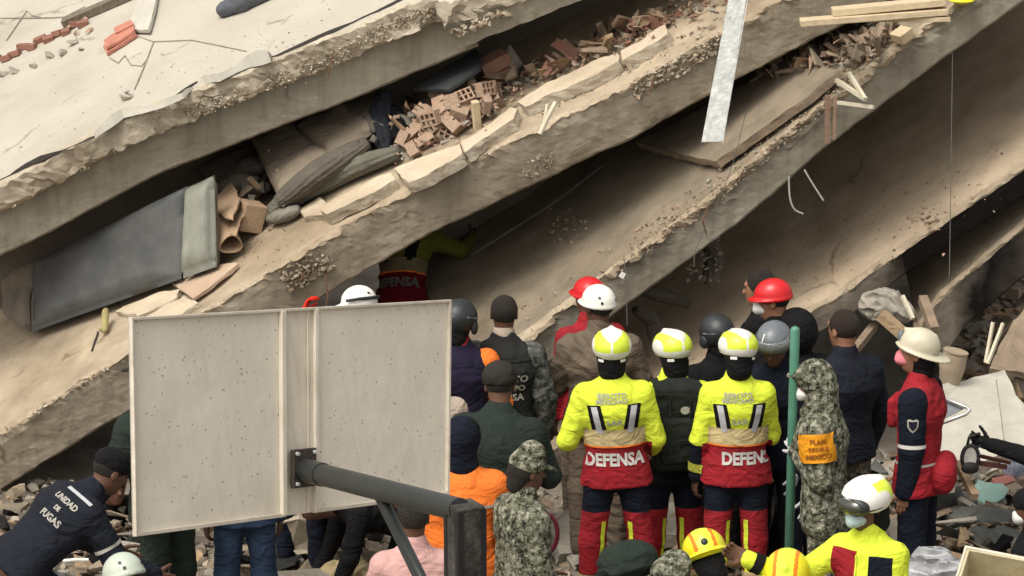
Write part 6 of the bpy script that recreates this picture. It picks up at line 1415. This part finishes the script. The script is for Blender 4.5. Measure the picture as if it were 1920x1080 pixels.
rel(MB().tube([bc + R_ @ A(sx * W * 1.03, sy * Dp * 1.05, Hh) for sx, sy in ((-1, -1), (1, -1), (1, 1), (-1, 1), (-1, -1), (1, -1))], .011, 8).build('rim', mat('pale_rim', (.66, .62, .50), .5, (.55, .5, .38), bump=.1), br, True), br)
sdf_obj('plastic_bag', [('add', Ell(U(1752, 1058, 18.2), (.12, .10, .07)), .02), ('add', Ell(U(1722, 1078, 18.1), (.10, .09, .06)), .03), ('add', Ell(U(1785, 1082, 18.0), (.10, .09, .06)), .03)], mat('clear_grey_plastic', (.36, .37, .39), .25, (.22, .225, .24), scale=12, bump=.8, bscale=16, spec=.6), None, .009, .022, 9); tag(bpy.data.objects['plastic_bag'], 'shiny grey crumpled plastic bag beside the cream bin', 'plastic bag')
# goggles dangling from the glove
gg = empty('goggles', edge_hand); tag(gg, 'black goggles with pale lens dangling from the black glove', 'goggles')
gc = edge_hand + A(-.05, -.02, -.10)
mb = MB(); mb.tube([gc + A(.050 * math.cos(a) , .0, .078 * math.sin(a)) for a in np.linspace(0, 6.4, 22)], .012, 8); rel(mb.build('frame', M_black, gg, True), gg)
V = [gc + A(.046 * math.cos(a), .006, .072 * math.sin(a)) for a in np.linspace(0, 6.283, 21)[:-1]] + [gc + A(.046 * math.cos(a), -.002, .072 * math.sin(a)) for a in np.linspace(0, 6.283, 21)[:-1]]
rel(mkmesh('lens', V, [list(range(20)), list(range(39, 19, -1))] + [(i, 20 + i, 20 + (i + 1) % 20, (i + 1) % 20) for i in range(20)], mat('pale_lens', (.52, .50, .47), .2, (.30, .29, .27), scale=14, bump=.2), gg), gg)
rel(sdf_obj('foam_pad', [('add', Ell(gc + A(0, -.008, -.062), (.055, .024, .038)), .01)], M_black, gg, .008), gg)
rel(MB().tube([gc + A(-.02, 0, .075), gc + A(-.01, 0, .13), gc + A(.05, .01, .15), gc + A(.07, .01, .08), gc + A(.03, 0, .06)], .010, 6).build('strap', M_black, gg, True), gg)
# ------------------------------------------------------------------ ground debris among the legs
def ground_plate(name, pp, z, th, m, label, cat, seed, rough=.012, mats=None):
    return tag(plate(name, [G(x, y, z if not isinstance(z, (list, tuple)) else z[i]) for i, (x, y) in enumerate(pp)], th, m, None, rough, seed, .05, mats), label, cat)
ground_plate('rubble_slab', [(1028, 975), (1072, 950), (1112, 940), (1128, 990), (1110, 1030), (1050, 1040)], [.2, .25, .25, .14, .08, .08], .10, M_grey, 'pale grey broken slab between the camouflage woman and the red trousers', 'broken slab', 3)
ground_plate('rubble_slab', [(1180, 960), (1230, 940), (1300, 945), (1290, 1000), (1200, 1010)], .10, .08, M_grey, 'grey broken slab seen between the legs of the yellow rescuers', 'broken slab', 5)
ground_plate('leaning_board', [(1412, 930), (1448, 915), (1456, 1015), (1412, 1035)], [.55, .55, .1, .1], .02, mat('dusty_pink_board', (.30, .235, .195), .9, (.24, .185, .15), bump=.2), 'dusty pink board leaning behind the green pole', 'board', 6, .003)
for k in range(8): 
    c = G(1425 + rnd.uniform(-14, 22), 1030 + k * 9, .02 + .01 * (k % 2)); o = box_at('flat_stone', c, (rnd.uniform(.12, .2), .12, .03), rotm(rnd.uniform(-.1, .1), rnd.uniform(-.2, .2), rnd.uniform(-1, 1)), M_grey, 'flat grey stone piled near the foot of the green pole', 'stone', .008, 'flat stones by the green pole')
ground_plate('plaster_chunk', [(508, 985), (560, 972), (612, 978), (600, 1030), (560, 1040), (520, 1015)], [.3, .35, .3, .12, .1, .15], .08, M_screed, 'layered plaster chunk below the sign with torn paper', 'plaster', 8)
rock('round_stone', G(660, 1025, .12), .085, mat('pink_stone', (.36, .25, .22), .9, (.28, .2, .17), bump=.3), 'pinkish rounded stone under the sign', 'stone', 71, (1, .6, 1))
sdf_obj('sand_bag', [('add', Ell(G(655, 1075, .03), (.18, .14, .09)), .02), ('add', Ell(G(690, 1090, .02), (.12, .12, .08)), .03)], mat('yellow_sacking', (.42, .34, .19), .95, (.33, .26, .15), bump=.6), None, .012, .012, 3); tag(bpy.data.objects['sand_bag'], 'pale yellow sand sack under the sign left of the pink shirt', 'sack')
ground_plate('floor_tile', [(485, 1072), (600, 1066), (640, 1090), (500, 1100)], .10, .05, M_grey, 'grey concrete slab at the bottom edge left of the sand sack', 'broken slab', 9)
sdf_obj('grey_bag', [('add', Cone(G(92, 1130, .05), G(104, 1085, .22), .10, .05), .03)], mat('grey_black_bag', (.09, .095, .10), .6, (.06, .062, .065), bump=.5), None, .012, .02, 5); tag(bpy.data.objects['grey_bag'], 'grey bag standing between the legs of the kneeling officer', 'bag')
stick(G(118, 1052, .15), G(166, 1050, .15), .012, H_white, 'white pipe lying behind the kneeling officer', 'pipe', 'white_pipe')
ground_plate('pale_plank', [(205, 1010), (262, 1018), (258, 1030), (206, 1024)], .2, .03, M_grey, 'short grey board behind the pale green helmet', 'board', 19)
MB().tube([G(1022, 1000, 1.05) + A(.07 * math.cos(a), 0, .115 * math.sin(a)) for a in np.linspace(-2.2, 1.9, 16)], .013, 8).build('maroon_hose', mat('maroon_rubber', (.13, .015, .03), .5, bump=.1), None, True); tag(bpy.data.objects['maroon_hose'], 'maroon hose loop beside the bottle green jacket', 'hose')
# small rubble everywhere on the ground in view
P = []; Z = []
for _ in range(2600):
    x = rnd2.uniform(-20, 1940); y = rnd2.uniform(900, 1090); p = G(x, y, 0); sz = .010 + .05 * rnd2.random() ** 3; P.append(A(p[0], p[1], base_ground(p[0], p[1]) + sz * .1)); Z.append(sz)
scatter('ground_rubble', P, Z, [M_grey, M_brown, M_grey, M_rough, M_brick], 'grey and brown rubble covering the ground among the rescuers', seed=21)
for k in range(30):
    x = rnd2.uniform(0, 1920); y = rnd2.uniform(925, 1075); p = G(x, y, 0)
    if k % 3: rock('rubble_stone', A(p[0], p[1], base_ground(p[0], p[1]) + .03), rnd2.uniform(.05, .12), [M_grey, M_brown, M_rough][k % 3], 'broken stone on the ground among the rescuers', 'stone', 200 + k, (1, .8, .5), 'broken stones on the ground')
    else: stick(A(p[0], p[1], .05), A(p[0] + rnd2.uniform(-.25, .25), p[1] + rnd2.uniform(-.2, .2), .10), .012, [M_wood, M_stick][k % 2], 'wood splinter on the ground among the rescuers', 'splinter', 'wood_splinter', True)['group'] = 'wood splinters on the ground'

# yellow strap, bent reinforcement and big loose lumps
sdf_obj('yellow_strap', [('add', Cone(s2.at(196, 618, .04), s2.at(198, 584, .10), .022, .026), .01), ('add', Cone(s2.at(196, 618, .03), s2.at(186, 616, .02), .012, .010), .01)], mat('dull_yellow_rubber', (.40, .36, .16), .7, (.26, .22, .10), bump=.3), None, .007, .003, 3); tag(bpy.data.objects['yellow_strap'], 'dull yellow rubber piece hanging under the dark wrapped panel', 'rubber piece')
stick(s2.at(184, 622, .012), s2.at(172, 658, .008), .006, M_dark, 'short dark wire end below the yellow rubber piece', 'wire', 'wire_end')
M_rebar = mat('rusty_bar', (.16, .085, .05), .85, (.09, .05, .032), scale=30, bump=.4)
def rebar(pts, label, r=.006): return tag(MB().tube([np.array(p) for p in pts], r, 6).build('reinforcing_bar', M_rebar), label, 'steel bar')
rebar([s2.pt(585, .05, -.20), s2.pt(580, -.05, -.24), s2.pt(572, -.09, -.34), s2.pt(560, -.10, -.40)], 'bent rusty bar sticking out of the crumbled patch above the sign')
rebar([s2.pt(560, .05, -.12), s2.pt(548, -.08, -.14), s2.pt(536, -.12, -.10)], 'short rusty bar curling up from the crumbled patch above the sign')
rebar([s3.pt(1330, .05, -.05), s3.pt(1322, -.07, -.02), s3.pt(1306, -.10, -.07), s3.pt(1300, -.10, -.16)], 'rusty bar hooking down over the middle slab edge')
rebar([s2.pt(1230, .05, -.06), s2.pt(1222, -.06, -.03), s2.pt(1205, -.08, -.10)], 'rusty bar at the crumbled edge left of the steel strip')
rebar([s1.pt(610, .05, -.14), s1.pt(602, -.06, -.17), s1.pt(590, -.08, -.24)], 'rusty bar hanging from the crumbling lip of the roof slab')
for k, (x, y, sz) in enumerate(((1795, 655, .12), (1835, 625, .10), (1888, 560, .13), (1900, 610, .09), (1765, 690, .09), (1820, 700, .13))):
    rock('rubble_lump', slope_pt(x, y, sz * .3), sz, [M_brown, M_grey][k % 2], 'large dusty lump on the rubble slope', 'stone', 300 + k, (1.2, .8, .55), 'large lumps on the rubble slope')
for k, (x, y, sz) in enumerate(((1085, 1050, .10), (1010, 1070, .09), (1150, 1075, .08), (1690, 1000, .10), (1730, 985, .08), (1790, 1010, .10), (1420, 1065, .07), (1660, 880, .09), (30, 1030, .10), (600, 1050, .08))):
    rock('concrete_lump', G(x, y, sz * .3), sz, [M_grey, M_rough, M_brown][k % 3], 'large broken concrete lump on the ground', 'stone', 330 + k, (1.2, .9, .6), 'large concrete lumps on the ground')

# crushed household clutter packed round the bedding
def clutter(name, s, x0, x1, yf, n, seed, mats, label, hmax=.22):
    r = random.Random(seed); mb = MB()
    for k in range(n):
        x = r.uniform(x0, x1); c = s.at(x, yf(x) + r.uniform(-18, 18), r.uniform(.0, hmax)); R = np.array(rotm(r.uniform(-1.5, 1.5), r.uniform(-1, 1), r.uniform(-2, 2))); mb.m = r.randrange(len(mats))
        a, b, c_ = r.uniform(.02, .11), r.uniform(.008, .05), r.choice((.003, .006, .012)); P = [R @ A(sx * a * r.uniform(.7, 1.2), sy * b * r.uniform(.6, 1.3), sz * c_ + .012 * sx * sy) for sx in (-1, 1) for sy in (-1, 1) for sz in (-1, 1)]
        mb.add([c + p for p in P], [(0, 1, 3, 2), (4, 6, 7, 5), (0, 4, 5, 1), (2, 3, 7, 6), (0, 2, 6, 4), (1, 5, 7, 3)])
    return tag(mb.build(name, mats), label, 'clutter', kind='stuff')
clutter('crushed_clutter', s2, 400, 780, lambda x: 395 - (x - 400) * .50, 90, 3, [M_card, F_grey, M_brown, MATS['grey_pillow_cloth'], M_wood], 'crushed household scraps packed around the bedding')
clutter('crushed_clutter', s2, 740, 1250, lambda x: 235 - (x - 740) * .42, 110, 4, [M_brick, M_brown, M_grey, M_tile, M_wood], 'broken tile and timber scraps mixed in the brick rubble', .14)
clutter('crushed_clutter', s3, 1420, 1680, lambda x: 140 - (x - 1420) * .30, 90, 5, [M_brown, M_topd, M_brick, M_brown], 'tangled splinters and scraps in the void above the loose fragment', .14)
def flat_clutter(name, region, n, seed, mats, label, z=.02):
    r = random.Random(seed); mb = MB()
    for k in range(n):
        c = G(r.uniform(region[0], region[2]), r.uniform(region[1], region[3]), z); c = A(c[0], c[1], base_ground(c[0], c[1]) + r.uniform(0, .09)); R = np.array(rotm(r.uniform(-.7, .7), r.uniform(-.6, .6), r.uniform(-2, 2))); mb.m = r.randrange(len(mats))
        a, b, c_ = r.uniform(.02, .14), r.uniform(.008, .07), r.choice((.003, .006, .015)); P = [R @ A(sx * a * r.uniform(.7, 1.2), sy * b * r.uniform(.6, 1.3), sz * c_ + .012 * sx * sy) for sx in (-1, 1) for sy in (-1, 1) for sz in (-1, 1)]
        mb.add([c + p for p in P], [(0, 1, 3, 2), (4, 6, 7, 5), (0, 4, 5, 1), (2, 3, 7, 6), (0, 2, 6, 4), (1, 5, 7, 3)])
    return tag(mb.build(name, mats), label, 'clutter', kind='stuff')
flat_clutter('ground_clutter', (1640, 860, 1925, 1075), 150, 6, [M_grey, M_wood, MATS['grey_green_tarp'], M_grey, M_card, M_brown, M_pale, F_blk], 'loose boards, cloth and plastic scraps on the ground at the right')
flat_clutter('ground_clutter', (0, 960, 700, 1078), 150, 7, [M_topd, M_wood, F_grey, M_topd, F_blk, M_under], 'loose boards and scraps on the ground at the left')
flat_clutter('ground_clutter', (1000, 940, 1480, 1078), 110, 8, [M_grey, M_wood, M_card, M_brown, F_blk], 'loose boards and scraps on the ground between the rescuers')
flat_clutter('slope_clutter', (1760, 770, 1925, 860), 60, 9, [M_brown, M_wood, M_grey], 'splintered scraps on the rubble slope')

for m_ in (H_yel, H_white, H_red, H_gold, H_yel2, H_blk): add_specks(m_, (.30, .27, .21), 55, .03)
build_ground()
# ------------------------------------------------------------------ repeats: say which one, counted from the left of the picture
bpy.context.view_layer.update()
ORD = 'first second third fourth fifth sixth seventh eighth ninth tenth eleventh twelfth thirteenth fourteenth fifteenth sixteenth seventeenth eighteenth nineteenth twentieth'.split() + ['twenty-' + w_ for w_ in 'first second third fourth fifth sixth seventh eighth ninth'.split()] + ['thirtieth'] + ['thirty-' + w_ for w_ in 'first second third fourth fifth sixth seventh eighth ninth'.split()]
byl = {}
for o in bpy.data.objects:
    if o.parent is None and o.get('label'): byl.setdefault(o['label'], []).append(o)
def cx(o):
    P = []
    for q in [o] + list(o.children):
        if q.type == 'MESH': P += [q.matrix_world @ Vector(c) for c in q.bound_box]
    return PR(np.mean([list(p) for p in P], 0))[0]
for l, os_ in byl.items():
    if len(os_) > 1:
        for k, o in enumerate(sorted(os_, key=cx)):
            o['label'] = (ORD[k] if k < len(ORD) else 'rightmost') + ' from left: ' + l
for o in bpy.data.objects:
    if o.parent is None and o.get('label') and len(o['label'].split()) > 16: print('LONG', o.name, o['label'])
